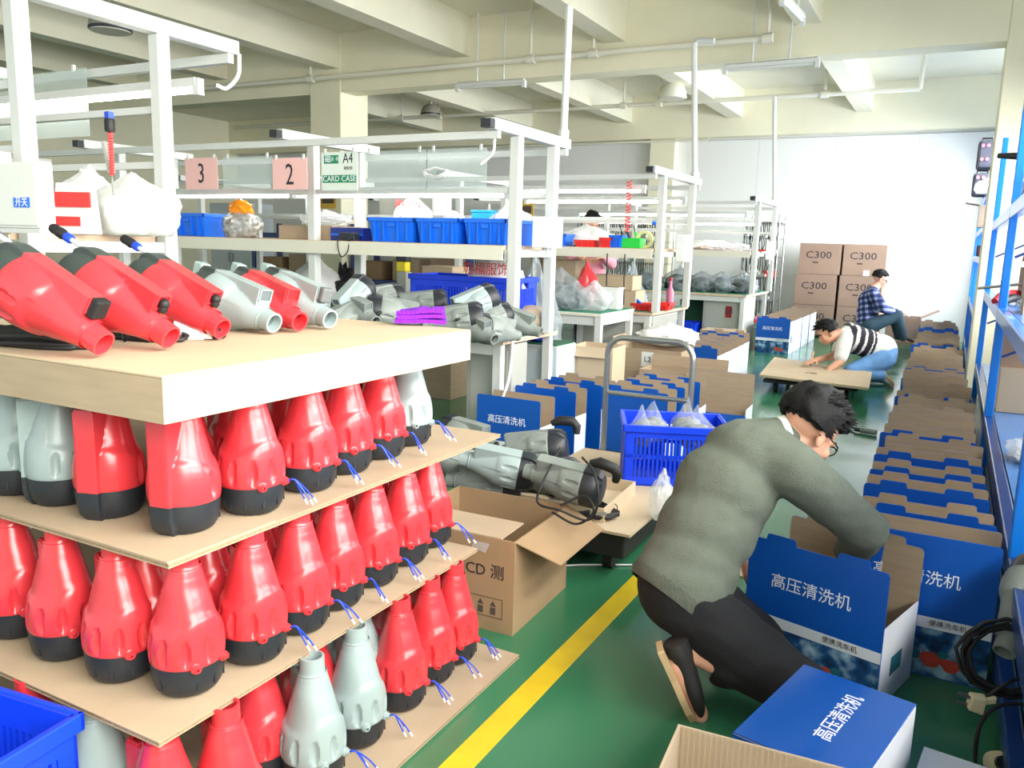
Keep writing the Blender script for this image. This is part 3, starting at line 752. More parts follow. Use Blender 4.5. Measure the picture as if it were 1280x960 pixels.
# ------------------------------------------------------------------ blue-printed cartons with tall front and back panels
def picture_mat():
    m = bpy.data.materials.new('washing_photo_print'); m.use_nodes = True; nt = m.node_tree; b = nt.nodes['Principled BSDF']; b.inputs['Roughness'].default_value = .4
    tc = nt.nodes.new('ShaderNodeTexCoord')
    n = nt.nodes.new('ShaderNodeTexNoise'); n.inputs['Scale'].default_value = 14; n.inputs['Detail'].default_value = 5; nt.links.new(tc.outputs['Object'], n.inputs['Vector'])
    r = nt.nodes.new('ShaderNodeValToRGB'); e = r.color_ramp.elements
    e[0].position = .36; e[0].color = (*lin((10, 26, 60)), 1); e[1].position = .68; e[1].color = (*lin((170, 205, 225)), 1)
    x = e.new(.5); x.color = (*lin((24, 84, 140)), 1)
    nt.links.new(n.outputs['Fac'], r.inputs['Fac']); nt.links.new(r.outputs['Color'], b.inputs['Base Color'])
    return m
M_pic = picture_mat()
M_picred = mat('photo_print_red', (206, 74, 60), .4, var=.2, scale=40)
M_picteal = mat('photo_print_teal', (40, 110, 128), .4, var=.5, scale=40)
CW, CD, CH, CP = .425, .285, .262, .42
def panel_outline(w, z1, y, tabs=True):
    r = .012; p = [(-w/2, y, .0), (w/2, y, .0), (w/2, y, z1-r), (w/2-r*.3, y, z1-r*.3), (w/2-r, y, z1)]
    if tabs:
        for c in (w*.26, -w*.26):
            hw = .048; p += [(c+hw, y, z1), (c+hw-.003, y, z1+.017), (c+hw-.010, y, z1+.021), (c-hw+.010, y, z1+.021), (c-hw+.003, y, z1+.017), (c-hw, y, z1)]
    p += [(-w/2+r, y, z1), (-w/2+r*.3, y, z1-r*.3), (-w/2, y, z1-r)]
    return p
PM = {}
def cmesh(key, fn, mats):
    if key not in PM: PM[key] = fn().mesh(key[0], mats)
    return PM[key]
def gable(label, loc, rz, w=CW, d=CD, h=CH, hp=CP, art=0, group=None, lean=0.0, sides=True, slots=True, tabs=True, flap=False, fhp=None):
    t = thing('printed_carton', label, 'carton', loc, rz, group); th = .004
    k = (w, d, h, hp, tabs)
    fz = fhp or hp
    fr = inst('front_panel', cmesh(('front_panel', fz)+k, lambda: MB().poly(panel_outline(w, fz, -d/2, tabs), th, 0, 1), [M_blueprint, M_kraft]), t)
    bk = inst('back_panel', cmesh(('back_panel',)+k, lambda: MB().poly([(x, d/2, z) for x, _, z in panel_outline(w, hp, 0, tabs)], -th, 0, 1), [M_blueprint, M_kraft]), t)
    if lean: fr.rotation_euler = (lean, 0, 0); bk.rotation_euler = (lean*.6, 0, 0)
    inst('base_panel', cmesh(('base_panel',)+k, lambda: MB().bx(-w/2+th, w/2-th, -d/2+th, d/2-th, .002, .006), [M_kraft]), t)
    if sides:
        for s_ in (-1, 1):
            x = s_*(w/2-th/2)
            inst('side_panel', cmesh(('side_panel', s_)+k, lambda: MB().bx(x-th/2, x+th/2, -d/2+th, d/2-th, 0, h), [M_whiteprint]), t)
    if slots and tabs:
        for c in (w*.26, -w*.26):
            inst('handle_slot', cmesh(('handle_slot', round(c, 3))+k, lambda: MB().poly([(c-.014, d/2-.0014, hp-.001), (c, d/2-.0014, hp-.009), (c+.014, d/2-.0014, hp-.001)], .0012), [M_black]), bk)
    if art:
        inst('title_band', cmesh(('title_band',)+k, lambda: MB().bx(-w/2+.001, w/2-.001, -d/2-.0012, -d/2-.0002, hp*.35, hp*.43), [M_whiteprint]), fr)
        inst('picture_print', cmesh(('picture_print',)+k, lambda: MB().bx(-w/2+.001, w/2-.001, -d/2-.0012, -d/2-.0002, .004, hp*.35), [M_pic]), fr)
        def splash():
            q = MB()
            for cx, cz, rx, rz_ in ((w*.14, hp*.13, .034, .026), (w*.27, hp*.11, .030, .022)):
                q.poly([(cx+rx*cos(a)*(1+.25*sin(3*a)), -d/2-.0016, cz+rz_*sin(a)) for a in [i*2*pi/14 for i in range(14)]], .0004)
            return q
        inst('picture_figure', cmesh(('picture_figure',)+k, splash, [M_picred]), fr)
        inst('picture_figure', cmesh(('picture_figure', 2)+k, lambda: MB().poly([(w*.02+.02*cos(a), -d/2-.0017, hp*.15+.022*sin(a)*(1+.3*cos(2*a))) for a in [i*2*pi/12 for i in range(12)]], .0004).poly([(w*.21+.016*cos(a), -d/2-.0019, hp*.18+.013*sin(a)) for a in [i*2*pi/10 for i in range(10)]], .0004), [M_picteal]), fr)
        letter('高压清洗机', .050 if art == 1 else .05, M_inkwhite, fr, (-w*.02, -d/2-.0008, hp*.70), (1, 0, 0), (0, 0, 1))
        letter('便携洗车机', .021, M_inkgrey, fr, (w*.22, -d/2-.0016, hp*.39), (1, 0, 0), (0, 0, 1))
        if sides: inst('side_print', cmesh(('side_print',)+k, lambda: MB().bx(w/2+.0002, w/2+.0012, -d*.2, d*.1, h*.32, h*.55), [M_picteal]), t)
    return t
# a plain brown carton: walls, optional flaps ; open or closed
def carton(label, loc, rz, w, d, h, m=M_kraft, closed=True, flaps=(), tape=True, name='brown_carton', group=None, cat='carton'):
    t = thing(name, label, cat, loc, rz, group); th = .006
    if closed:
        MB().bx(-w/2, w/2, -d/2, d/2, 0, h-.004).obj('carton_body', m, t, bevel=.004)
        MB().bx(-w/2, w/2, -d/2, -.0015, h-.004, h).bx(-w/2, w/2, .0015, d/2, h-.004, h).obj('top_flap', m, t)
        if tape: MB().bx(-w/2-.0006, w/2+.0006, -.024, .024, h, h+.0007).obj('packing_tape', mat('packing_tape', (196, 168, 128), .25), t)
    else:
        for nm, b4 in (('front_wall', (-w/2, w/2, -d/2, -d/2+th)), ('back_wall', (-w/2, w/2, d/2-th, d/2)), ('side_wall', (-w/2, -w/2+th, -d/2+th, d/2-th)), ('side_wall', (w/2-th, w/2, -d/2+th, d/2-th))):
            MB().bx(*b4, 0, h).obj(nm, m, t)
        MB().bx(-w/2+th, w/2-th, -d/2+th, d/2-th, .001, .006).obj('bottom', m, t)
        for f in flaps:                    # (side, length, angle from vertical outward)
            sd, L, ang = f[:3]; o = f[3] if len(f) > 3 else 0
            ca, sa = cos(ang), sin(ang)
            if sd in 'fb':
                y = -d/2 if sd == 'f' else d/2; sg = -1 if sd == 'f' else 1
                q = [(-w/2+.004, y, h), (w/2-.004, y, h), (w/2-.004+o, y+sg*sa*L, h+ca*L), (-w/2+.004, y+sg*sa*L, h+ca*L)]
            else:
                x = -w/2 if sd == 'l' else w/2; sg = -1 if sd == 'l' else 1
                q = [(x, -d/2+.004, h), (x, d/2-.004, h), (x+sg*sa*L, d/2-.004, h+ca*L), (x+sg*sa*L, -d/2+.004+o, h+ca*L)]
            MB().slab(q, .004).obj('flap', m, t)
    return t
# ---- the row along the blue rack
ys = [2.90, 3.22, 3.52, 3.80, 4.08, 4.36, 4.66, 4.97, 5.29, 5.60, 5.92, 6.3, 6.68, 7.06, 7.45, 7.85, 8.3, 8.75, 9.2, 9.7, 10.2, 10.7, 11.25, 11.8, 12.4]
for i, y in enumerate(ys):
    j = random.Random(i*5+1); f = max(.0, min(1, (y-4)/8))
    lb = 'open blue carton, %s from the camera in the long row beside the rack' % ORD[i]
    xo = (j.random()-.5)*.03 if i else 0
    gable(lb, (-.012+xo - .11*f + (.0 if i else .012), y-.10, 0), (j.random()-.5)*.05, art=1 if i == 0 else 0, d=(.15 if i < 5 else .24), fhp=(None if i < 5 or i % 4 == 2 else CP-.045), hp=CP+(j.random()-.5)*.02 + (.03 if i == 0 else 0), group='open cartons in the row beside the rack', tabs=i > 0, lean=(j.random()-.5)*.06)
# ---- the carton the man is packing
p1 = onz(1113, 718, .42); p0 = onz(938, 668, .42); rz = math.atan2(p1.y-p0.y, p1.x-p0.x)
u = V((cos(rz), sin(rz), 0)); n_ = V((-sin(rz), cos(rz), 0)); cc = V((p1.x, p1.y, 0)) - u*CW/2 + n_*.145
gable('open blue carton the kneeling man is packing, standing in front of the row', (cc.x, cc.y, 0), rz, d=.29, hp=.42, h=.25, art=1)
PACK = (cc, rz)
# ---- closed blue carton lying beside it
A, B_, C_ = onz(1005, 830, .27), onz(1146, 880, .27), onz(940, 915, .27)
rz = math.atan2(B_.y-A.y, B_.x-A.x); w_ = (B_-A).length; d_ = .40
u = V((cos(rz), sin(rz), 0)); n_ = V((-sin(rz), cos(rz), 0)); c = A + u*w_/2 - n_*d_/2
t = thing('printed_carton', 'closed blue carton with white lettering on its lid, in front of the kneeling man', 'carton', (c.x, c.y, 0), rz)
MB().bx(-w_/2, w_/2, -d_/2, d_/2, 0, .266).obj('carton_body', M_whiteprint, t, bevel=.003)
MB().bx(-w_/2, w_/2, -d_/2, d_/2, .2662, .27).obj('lid_panel', mat('glossy_blue_print', (10, 84, 176), .22, coat=.3), t, bevel=.0015)
MB().bx(-w_/2-.001, w_/2+.001, -d_/2-.001, -d_/2, .19, .2655).obj('front_print', M_blueprint, t)
MB().bx(w_/2, w_/2+.001, -.1, .06, .03, .14).obj('side_print', M_picteal, t)
letter('高压清洗机', .046, M_inkwhite, t, (.02, .02, .2706), (.0, 1, 0), (-1, 0, 0))
# ---- open brown carton at the bottom edge
p = onz(848, 905, .30); q = onz(1000, 945, .30); rz = math.atan2(q.y-p.y, q.x-p.x); u = V((cos(rz), sin(rz), 0)); n_ = V((-sin(rz), cos(rz), 0)); w_ = .36; d_ = .30
c = p + u*w_/2 - n_*d_/2
t = carton('open brown carton with ribbed inside, in front of the closed blue carton', (c.x, c.y, 0), rz, w_, d_, .30, M_kraft_pale, closed=False)
rb = MB()
for i in range(30): x = -w_/2+.012+(w_-.024)*i/29; rb.bx(x-.002, x+.002, d_/2-.0075, d_/2-.0061, .01, .298)
o = rb.obj('wall_ribs', M_kraft_pale, t); o['kind'] = 'stuff'
# ---- white carton at the bottom edge by the rack
p = onz(1160, 940, .14); t = thing('white_carton', 'white carton with a green edge on the floor by the rack foot', 'carton', (p.x+.07, p.y-.08, 0), -.12)
MB().bx(-.09, .11, -.12, .09, 0, .137).obj('carton_body', M_whiteprint, t, bevel=.003)
MB().bx(-.09, .11, -.12, .09, .1372, .14).obj('lid_panel', M_whiteprint, t); MB().bx(-.0915, -.0905, -.12, .09, 0, .137).obj('side_print', mat('green_teal_print', (40, 140, 120), .5), t)
# ---- the brown carton beside the stack, left of the aisle line
p = onz(600, 792, 0); q = onz(641, 793, 0)
BX, BY = -1.19, 2.27; w_, d_, h_ = .48, .46, .33
t = carton('open brown shipping carton standing between the housing stack and the cart', (BX-w_/2, BY+d_/2, 0), .03, w_, d_, h_, M_kraft_dark, closed=False, flaps=(('r', .16, 2.0, .05),))
MB().slab([(-w_/2+.01, -d_/2, h_), (w_/2-.05, -d_/2, h_), (w_/2-.06, -d_/2+.19, h_-.005), (-w_/2+.01, -d_/2+.19, h_-.005)], .005).obj('flap', M_kraft, t)
MB().slab([(w_/2-.03, d_/2, h_), (-w_/2+.01, d_/2, h_), (-w_/2+.01, d_/2+.04, h_-.14), (w_/2-.04, d_/2+.04, h_-.14)], .005).obj('flap', M_kraft, t)
letter('CD 测', .055, M_ink, t, (.13, -d_/2-.001, .21), (1, 0, 0), (0, 0, 1))
lg = MB()
lg.tube([(.04*cos(a)+.0, -d_/2-.002, .21+.04*sin(a)) for a in [i*pi/7-.3 for i in range(12)]], .004, 4); lg.obj('circle_mark', M_ink, t)
sy = MB(); sy.bx(-.02, .2, -d_/2-.0012, -d_/2-.0004, .05, .052); sy.bx(-.02, .2, -d_/2-.0012, -d_/2-.0004, .118, .12); sy.bx(-.02, -.018, -d_/2-.0012, -d_/2-.0004, .05, .12); sy.bx(.198, .2, -d_/2-.0012, -d_/2-.0004, .05, .12)
for i in range(4): sy.bx(.01+.048*i, .03+.048*i, -d_/2-.0012, -d_/2-.0004, .06, .085); sy.poly([(.008+.048*i, -d_/2-.001, .09), (.032+.048*i, -d_/2-.001, .09), (.02+.048*i, -d_/2-.001, .11)], .0005)
o = sy.obj('handling_symbols', M_inkgrey, t)
tp = MB()
for i in range(1):
    a = rnd.random(); tp.slab([(-.1+.3*a, -d_/2-.003, h_-.02), (-.04+.3*a, -d_/2-.005, h_-.02), (-.05+.3*a, -d_/2-.012*rnd.random()-.003, h_-.05), (-.11+.3*a, -d_/2-.008, h_-.045)], .0004)
o = tp.obj('torn_tape', M_polythin, t)
# ---- flat cardboard packs: C300 boxes by the back wall
bw, bd, bh = .60, .55, .465
YB = 13.35
def cbox(x, z, label, y=YB, sx=0):
    t = carton(label, (x, y+bd/2, z), 0, bw, bd, bh, M_kraft_grey, True, name='shipping_carton')
    letter('C300', .15, M_ink, t, (-.02, -bd/2-.0012, bh*.62), (1, 0, 0), (0, 0, 1), sx=1.15)
    MB().bx(-.1, -.02, -bd/2-.0015, -bd/2-.0004, bh*.36, bh*.41).obj('small_print', M_inkgrey, t)
    return t
x0 = ony(1025, 320, YB).x; x1 = ony(1076, 320, YB).x+.055
for r in range(3):
    z = .03+r*(bh+.003); row = ['lowest', 'middle', 'topmost'][r]
    cbox(x0-(.03 if r < 2 else 0), z, 'brown C300 carton, %s of the stack nearer to the wire rack' % row); cbox(x1-(.02 if r < 2 else 0), z, 'brown C300 carton, %s of the stack behind the man in plaid' % row)
for xx in (x0-.03, x1-.02):
    t = thing('wooden_pallet', 'low wooden pallet under the C300 cartons %s' % ('by the wire rack' if xx < x1-.1 else 'behind the man in plaid'), 'pallet', (xx, YB+bd/2, 0))
    for i in range(3): MB().bx(-.29, .29, -.26+.22*i, -.18+.22*i, .018, .029).obj('plank', M_kraft_dark, t)
    for i in (-1, 1): MB().bx(i*.25-.03, i*.25+.03, -.26, .26, 0, .018).obj('bearer', M_kraft_dark, t)
MB().bx(.0, .085, -bd/2-.003, -bd/2-.001, .0, .085).obj('paper_label', M_white, [o for o in COL.objects if o.get('label', '') == 'brown C300 carton, topmost of the stack behind the man in plaid'][0])
carton('open grey-brown carton on the floor beside the man in plaid', (-.60, 13.35, 0), .05, .46, .4, .40, M_kraft_grey, closed=False, flaps=(('r', .25, 1.1), ('l', .25, 2.3)))
# ---- standing blue cartons in front of the wire rack
ins = [(-1.985, 10.98), (-1.985, 11.30), (-1.99, 11.62), (-1.985, 11.94), (-1.99, 12.26), (-1.985, 12.58), (-1.99, 12.9)]
for i, (x, y) in enumerate(ins):
    gable('open blue carton, %s of the short row beside the farthest bench' % ORD[i], (x, y, 0), .0, w=.42, d=.30, hp=.45, h=.41, art=1 if i == 0 else 0, group='open cartons beside the farthest bench', fhp=None if i == 0 else .43)
# ---- the cluster of open cartons behind the cart (blue backs and kraft insides)
cl = [(-2.13, 4.06, .18), (-2.09, 4.44, .16), (-2.05, 4.78, .22), (-2.02, 5.12, .22), (-2.0, 5.44, .22)]
for i, (x, y, d_) in enumerate(cl[:3]):
    gable('open blue carton, %s in the row that starts by the pale steel cabinet' % ORD[i], (x+.30*(i > 0)*0, y, 0), -.03, w=.41, d=d_, hp=.45, h=.30, tabs=i > 0, art=1 if i == 0 else 0, group='open cartons behind the cart')
cl2 = [(-1.62, 4.78), (-1.60, 5.06), (-1.58, 5.34)]
for i, (x, y) in enumerate(cl2):
    gable('open kraft carton, %s in the row right behind the cart handle' % ORD[i], (x-.04, y, 0), .02, w=.45, d=.20, hp=.44, h=.26, group='open cartons behind the cart handle', art=0)
gable('large open carton with a kraft back panel at the right end of the cart row', (-1.38, 5.62, 0), .04, w=.47, d=.26, hp=.45, h=.24, tabs=False, fhp=.20)
carton('brown carton with a folded top in the second row behind the cart', (-1.72, 5.98, 0), .03, .60, .3, .40, M_kraft, False, (('b', .08, .2),))
cl3 = [(-2.0, 7.36), (-2.005, 7.65), (-2.01, 7.94), (-2.02, 8.23), (-2.03, 8.52)]
for i, (x, y) in enumerate(cl3):
    gable('open blue carton, %s in the row behind the white carrier bag' % ORD[i], (x, y, 0), .0, w=.43, d=.27, hp=.43+.02*(i == 4), h=.36, art=1 if i == 0 else 0, group='open cartons behind the carrier bag')
carton('pale brown carton with open top beside the pale steel cabinet', (-2.2, 5.45, 0), .06, .31, .30, .60, M_kraft_pale, False, (('f', .08, 2.6),))
t = carton('brown carton with paper labels behind the cart handle', (-2.08, 6.4, 0), .02, .52, .38, .50, M_kraft, False, (('b', .10, .9), ('l', .10, .6)))
MB().bx(-.06, .04, -.1912, -.1904, .36, .48).obj('paper_label', M_white, t); MB().bx(.12, .24, -.1912, -.1904, .34, .46).obj('paper_label', M_white, t)
letter('L2', .06, M_ink, t, (-.01, -.1918, .42), (1, 0, 0), (0, 0, 1))
carton('brown carton on the floor before the red-stickered cabinet', (-2.36, 9.75, 0), 0, .46, .35, .36, M_kraft, True)
# flat sheet on the floor that the man in stripes writes on, with a trolley below
p = [onz(x, y, .155) for x, y in ((968, 448), (949, 470), (1086, 487), (1090, 467))]
t = thing('cardboard_sheet', 'flat folded cardboard the man in the striped shirt writes on', 'cardboard', (p[1].x, p[1].y, .155))
pp = [q-V((p[1].x, p[1].y, .155)) for q in (p[1], p[2], p[3], p[0])]
MB().slab(pp, .016).obj('folded_board', M_kraft_pale, t); MB().slab([q*.99-V((0, 0, .008)) for q in pp], .006).obj('lower_ply', M_kraft, t)
letter('压', .12, M_inkgrey, t, pp[0].lerp(pp[2], .45)+V((0, 0, .0168)), (1, 0, 0), (0, 1, 0))
c = (p[0]+p[1]+p[2]+p[3])/4
t = thing('hand_trolley', 'low dark flat trolley under the folded cardboard', 'trolley', (c.x, c.y, 0))
MB().bx(-.40, .42, -.5, .42, .095, .128).obj('deck', M_rubber, t, bevel=.01)
for a in (-.3, .32):
    for b__ in (-.38, .3): MB().tube([(a-.015, b__, .045), (a+.015, b__, .045)], .045, 14).obj('castor_wheel', M_rubber, t, 40); MB().bx(a-.02, a+.02, b__-.02, b__+.02, .088, .094).obj('castor_plate', M_steel, t)
# small blue crate at the bottom left corner
p = onz(84, 895, .36)
crate('bright blue slotted crate at the bottom left in front of the housings', (p.x-.2, p.y-.17, .0), .12, .42, .34, .30).scale = (1, 1, 1.15)
# ------------------------------------------------------------------ platform cart with its load
DZ = .205
hl, hr = ony(754, 560, 4.08), ony(862, 520, 4.08)
zt = ony(765, 421, 4.08).z
t = thing('platform_cart', 'platform cart with a bent steel tube handle and cardboard on its deck', 'cart', (hl.x, 4.08, 0)); o = V((hl.x, 4.08, 0))
dx0, dx1, dy0, dy1 = hl.x-.06, hr.x+.10, 2.90, 4.14
MB().bx(dx0-o.x, dx1-o.x, dy0-4.08, dy1-4.08, DZ-.115, DZ-.012).obj('deck', M_rubber, t, bevel=.01)  # made thick and black to stand in for the shadow under the cart
MB().bx(dx0-o.x-.04, dx1-o.x+.03, dy0-4.08-.02, dy1-4.08-.08, DZ-.011, DZ).obj('deck_cardboard', M_kraft_pale, t)
W = hr.x-hl.x; r_ = .09; zt2 = zt
path = [(0, 0, DZ-.03), (0, 0, zt2-r_)] + [(r_-r_*cos(a), 0, zt2-r_+r_*sin(a)) for a in [i*pi/12 for i in range(1, 7)]] + [(W-r_+r_*sin(a), 0, zt2-r_+r_*cos(a)) for a in [i*pi/12 for i in range(0, 7)]] + [(W, 0, DZ-.03)]
MB().tube(path, .0155, 12).obj('handle', M_steel, t, 50)
MB().tube([(0, 0, zt2-.30), (W, 0, zt2-.30)], .012, 10).obj('handle_crossbar', M_steel, t, 50)
for x in (dx0-o.x+.1, dx1-o.x-.1):
    for y in (dy0-4.08+.12, -.1):
        MB().tube([(x-.02, y, .038), (x+.02, y, .038)], .038, 18).obj('castor_wheel', M_rubber, t, 40); MB().bx(x-.03, x+.03, y-.03, y+.03, .0765, .0895).obj('castor_fork', M_steel, t)
# tray carton and the heap of used washers on the cart
p = onz(700, 640, DZ)
tr = carton('shallow torn carton under the heap of used grey washers on the cart', (-1.40, 3.16, DZ), .06, .50, .44, .06, M_kraft_pale, False)
def used(nx, ny, nd, tx, ty, td, label, color='old', cap='plain', up=(0, 0, 1), handle=False, name='pressure_washer', group=None):
    N, T = at(nx, ny, nd), at(tx, ty, td); ax = (N-T).normalized(); mid = (N+T)/2; base = mid-ax*.157
    t = housing(label, color, base, frame_from(ax, up), cap, None, False, group, name)
    if handle:
        MB().tube([(0, .055, -.045), (0, .085, -.05), (0, .108, -.035), (0, .118, .02), (0, .108, .055)], [.014, .018, .021, .021, .012], 10).obj('grip_handle', M_rubber, t, 50)
    return t
G1 = 'used grey washers heaped on the cart'
for a in [(570, 572, 3.30, 676, 594, 3.28, 'grey washer lying across the top of the heap on the cart, nose to the left', 'grey', 'black', (0, -.3, 1), False),
          (662, 590, 3.16, 748, 612, 3.06, 'dark grey washer with a big black motor end at the right of the cart heap', 'old', 'black', (-.2, -.3, 1), True),
          (628, 566, 3.5, 700, 560, 3.45, 'grey washer with a raised black grip at the back of the cart heap', 'old', 'black', (0, 0, 1), True),
          (540, 566, 3.45, 596, 590, 3.55, 'grey washer at the left end of the cart heap beside the board corner', 'old', 'black', (0, 0, 1), False),
          (560, 600, 3.42, 650, 606, 3.40, 'grey washer at the bottom of the heap behind the open carton', 'old', 'black', (0, 0, 1), True),
          (612, 556, 3.6, 560, 540, 3.75, 'grey washer half hidden behind the cart heap', 'old', 'black', (0, 0, 1), False),
          (640, 592, 3.42, 715, 596, 3.40, 'dark grey washer in the middle of the cart heap', 'old', 'black', (0, .4, 1), False)]:
    used(*a)
def cable(label, pts, r=.0045, m=M_rubber, k=6, cat='cable'):
    q = smooth_path(pts, k); o = q[0]; t = thing('power_cable', label, cat, o); MB().tube([p-o for p in q], r, 7).obj('cable', m, t, 60); return t
cable('black cable looping off the right end of the cart heap', [at(700, 560, 3.2), at(680, 600, 2.97), at(672, 628, 2.94), at(700, 638, 2.9), at(735, 650, 2.88), at(748, 625, 2.86), at(742, 590, 2.9), at(728, 572, 3.05)])
for i_, (x_, y_) in enumerate(((-1.52, 3.08), (-1.24, 3.02))):
    coil(['coil of black cable at the left under the cart heap', 'coil of black cable at the right under the cart heap'][i_], (x_, y_, DZ+.0075), .13, .09, 8, .007, 20+i_)
cable('black cable trailing over the front of the cart heap', [at(690, 640, 2.93), at(720, 655, 2.9), at(742, 640, 2.88), at(730, 620, 2.92), at(700, 632, 2.93)])
t = thing('hose_gun', 'black washer hand grip lying in front of the cart heap', 'grip', onz(705, 648, DZ+.012))
MB().tube(smooth_path([(-.06, 0, .01), (0, 0, .018), (.06, .02, .02), (.10, .03, .03)], 5), .016, 8).obj('grip_body', M_rubber, t, 50)
MB().tube([(.10, .03, .03), (.16, .05, .035)], .007, 8).obj('lance_end', M_steel, t, 50)
cable('white cord lying on the green floor under the cart', [onz(600, 700, .006), onz(640, 703, .006), onz(680, 708, .006), onz(730, 706, .006), onz(790, 706, .006)], .004, M_wirewhite)
# blue crate with clear bags on the cart
cb = onz(778, 606, DZ); rzc = .40
u = V((cos(rzc), sin(rzc), 0)); n_ = V((-sin(rzc), cos(rzc), 0)); c = cb + u*.235 + n_*.17
crate('blue slotted crate full of clear bags standing on the cart', (c.x, c.y, DZ+.0008), rzc, .47, .34, .285)
def bag(label, loc, size, seed, m=M_poly, content=None, tip=.5, cat='bag', name='plastic_bag', group=None, csize=.8, amp=.3, rz=0):
    t = thing(name, label, cat, loc, rz, group)
    blob_mb(size, seed, amp, 1.7, 4, -.7, tip).obj('bag_film', m, t, 50)
    if content is not None:
        blob_mb((size[0]*csize, size[1]*csize, size[2]*csize*.8), seed+9, .35, 2.4, 3, -.7, 0, off=(0, 0, .004)).obj('contents', content, t, 50)
    return t
M_fit = mat('grey_fittings', (120, 124, 122), .5, var=.5, scale=60, bump=.6, bscale=70)
M_darkfit = mat('dark_motor_parts', (64, 70, 74), .5, var=.6, scale=40, bump=.8, bscale=50)
M_darkbag = mat('bagged_grey_parts', (112, 122, 126), .3, var=.55, scale=16, bump=1.0, bscale=22)
for du, dn, sx, sd, lb in ((-.10, .01, .085, 1, 'clear knotted bag of grey fittings in the middle of the blue crate'), (.07, .06, .08, 2, 'clear knotted bag at the right in the blue crate'), (-.16, -.1, .06, 3, 'clear bag drooping at the left rim of the blue crate'), (.1, -.08, .09, 4, 'clear bag of beige fittings at the front of the blue crate')):
    q = c + u*du + n_*dn; bag(lb, (q.x, q.y, DZ+.175), (sx, sx*.9, .085), sd, M_polythin, M_fit, .7, csize=.95)
p = onz(815, 650, .20); bag('small white plastic bag hanging in front of the blue crate', (p.x+.03, p.y+.02, DZ), (.05, .05, .11), 8, M_poly, None, .3)
bag('rumpled white carrier bag lying on the cartons behind the cart handle', (-2.05, 6.62, .501), (.27, .18, .10), 5, M_polywhite, None, .2)
p = onz(960, 655, 0); t = thing('cardboard_piece', 'oval scrap of pale cardboard on the floor beside the kneeling man', 'cardboard', (-.62, 3.3, .001))
MB().poly([(.17*cos(a), .10*sin(a), .005) for a in [i*pi/10 for i in range(20)]], .004).obj('scrap', M_kraft_pale, t)
p = onz(1090, 543, 0); t = thing('tape_gun', 'small black and grey tool on the floor left of the carton row', 'tool', (p.x-.02, p.y, 0))
MB().tube([(-.06, 0, .022), (.05, -.03, .022)], .02, 10).obj('tool_body', M_greyold, t, 50); MB().tube([(-.10, .01, .022), (-.06, 0, .022)], .016, 10).obj('tool_nose', M_black, t, 50)
# ------------------------------------------------------------------ things on the blue bin bench
YB_ = 4.34
def xb(px, py=297, y=YB_): return ony(px, py, y).x
for a, b_, lb in ((469, 527, 'blue storage bin at the left of the three on the bench shelf'), (528, 583, 'blue storage bin in the middle of the three on the bench shelf'), (587, 641, 'blue storage bin at the right of the three beside the bench post')):
    xa, xc = xb(a), xb(b_); bin_(lb, ((xa+xc)/2, 4.46, ZSH+.001), 0, xc-xa-.02, .40, .15)
for i, (a, b_) in enumerate(((478, 520), (535, 577), (593, 634))):
    bag('crumpled clear bags heaped in the %s bin' % ('left-hand blue', 'middle blue', 'right-hand blue')[i], ((xb(a)+xb(b_))/2, 4.46, ZSH+.02), ((xb(b_)-xb(a))*.46, .15, .105), 30+i, M_poly, None, .1)
bin_('blue storage bin at the left end of the bench shelf, half behind the near post', (xb(238), 4.5, ZSH+.001), 0, .38, .40, .165)
bag('tall bag of crumpled grey foil with an orange top on the bench shelf', (xb(292), 4.42, ZSH+.001), (.15, .12, .125), 40, M_foil, None, .1, amp=.35)
t = thing('orange_wrapper', 'bright orange wrapper lying on the bag of grey foil', 'wrapper', (xb(292), 4.42, ZSH+.17)); blob_mb((.10, .07, .06), 41, .45, 2, 3).obj('wrapper_film', M_orange, t, 40)
xa, xc = xb(351), xb(418)
carton('low brown carton in the middle of the bench shelf', ((xa+xc)/2, 4.5, ZSH+.001), 0, xc-xa, .36, .095, M_kraft, True)
bag('clear bags heaped on the low brown carton', ((xa+xc)/2+.03, 4.5, ZSH+.098), (.2, .12, .06), 42, M_poly, None, .1)
xa, xc = xb(418), xb(458)
t = thing('parts_box', 'dark blue parts box on the bench shelf beside the left blue bin', 'box', ((xa+xc)/2, 4.42, ZSH+.001)); w_ = xc-xa
MB().bx(-w_/2, w_/2, -.12, .12, 0, .085).obj('box_body', mat('dark_blue_box', (16, 40, 130), .45), t, bevel=.003)
MB().bx(-w_/2, w_/2, -.1205, -.12, .035, .045).obj('label_strip', M_bluebin, t)
t = thing('power_adapter', 'small black power adapter with a cord at the front of the bench shelf', 'adapter', (xb(447), 4.25, ZSH+.001))
MB().bx(-.06, .065, -.03, .03, 0, .052).obj('adapter_body', M_black, t, bevel=.005)
MB().tube(smooth_path([(-.02, -.03, .02), (-.03, -.075, -.01), (0, -.08, -.10), (.05, -.075, -.07), (.055, -.06, .0), (.05, -.032, .01)], 5), .0036, 6).obj('cord', M_rubber, t, 60)
bg_ = bag('white printed carrier bag behind the left blue bin', (xb(482), 4.64, ZSH+.001), (.155, .09, .19), 43, M_polywhite, None, .05, amp=.18)
letter('JINGLIN', .058, M_inkred, bg_, (.03, -.10, .25), (1, 0, -.1), (0, 0, 1))
t = thing('cyan_box', 'bright cyan plastic box standing behind the middle blue bin', 'box', (xb(578), 4.62, ZSH+.001)); MB().bx(-.075, .075, -.055, .055, 0, .2).obj('box_body', M_cyan, t, bevel=.004); MB().bx(-.079, .079, -.058, .058, .2, .215).obj('box_lid', M_cyan, t, bevel=.003)
bag('striped white plastic sack behind the right blue bin', (xb(610), 4.63, ZSH+.001), (.13, .09, .16), 44, M_polywhite, None, .1)
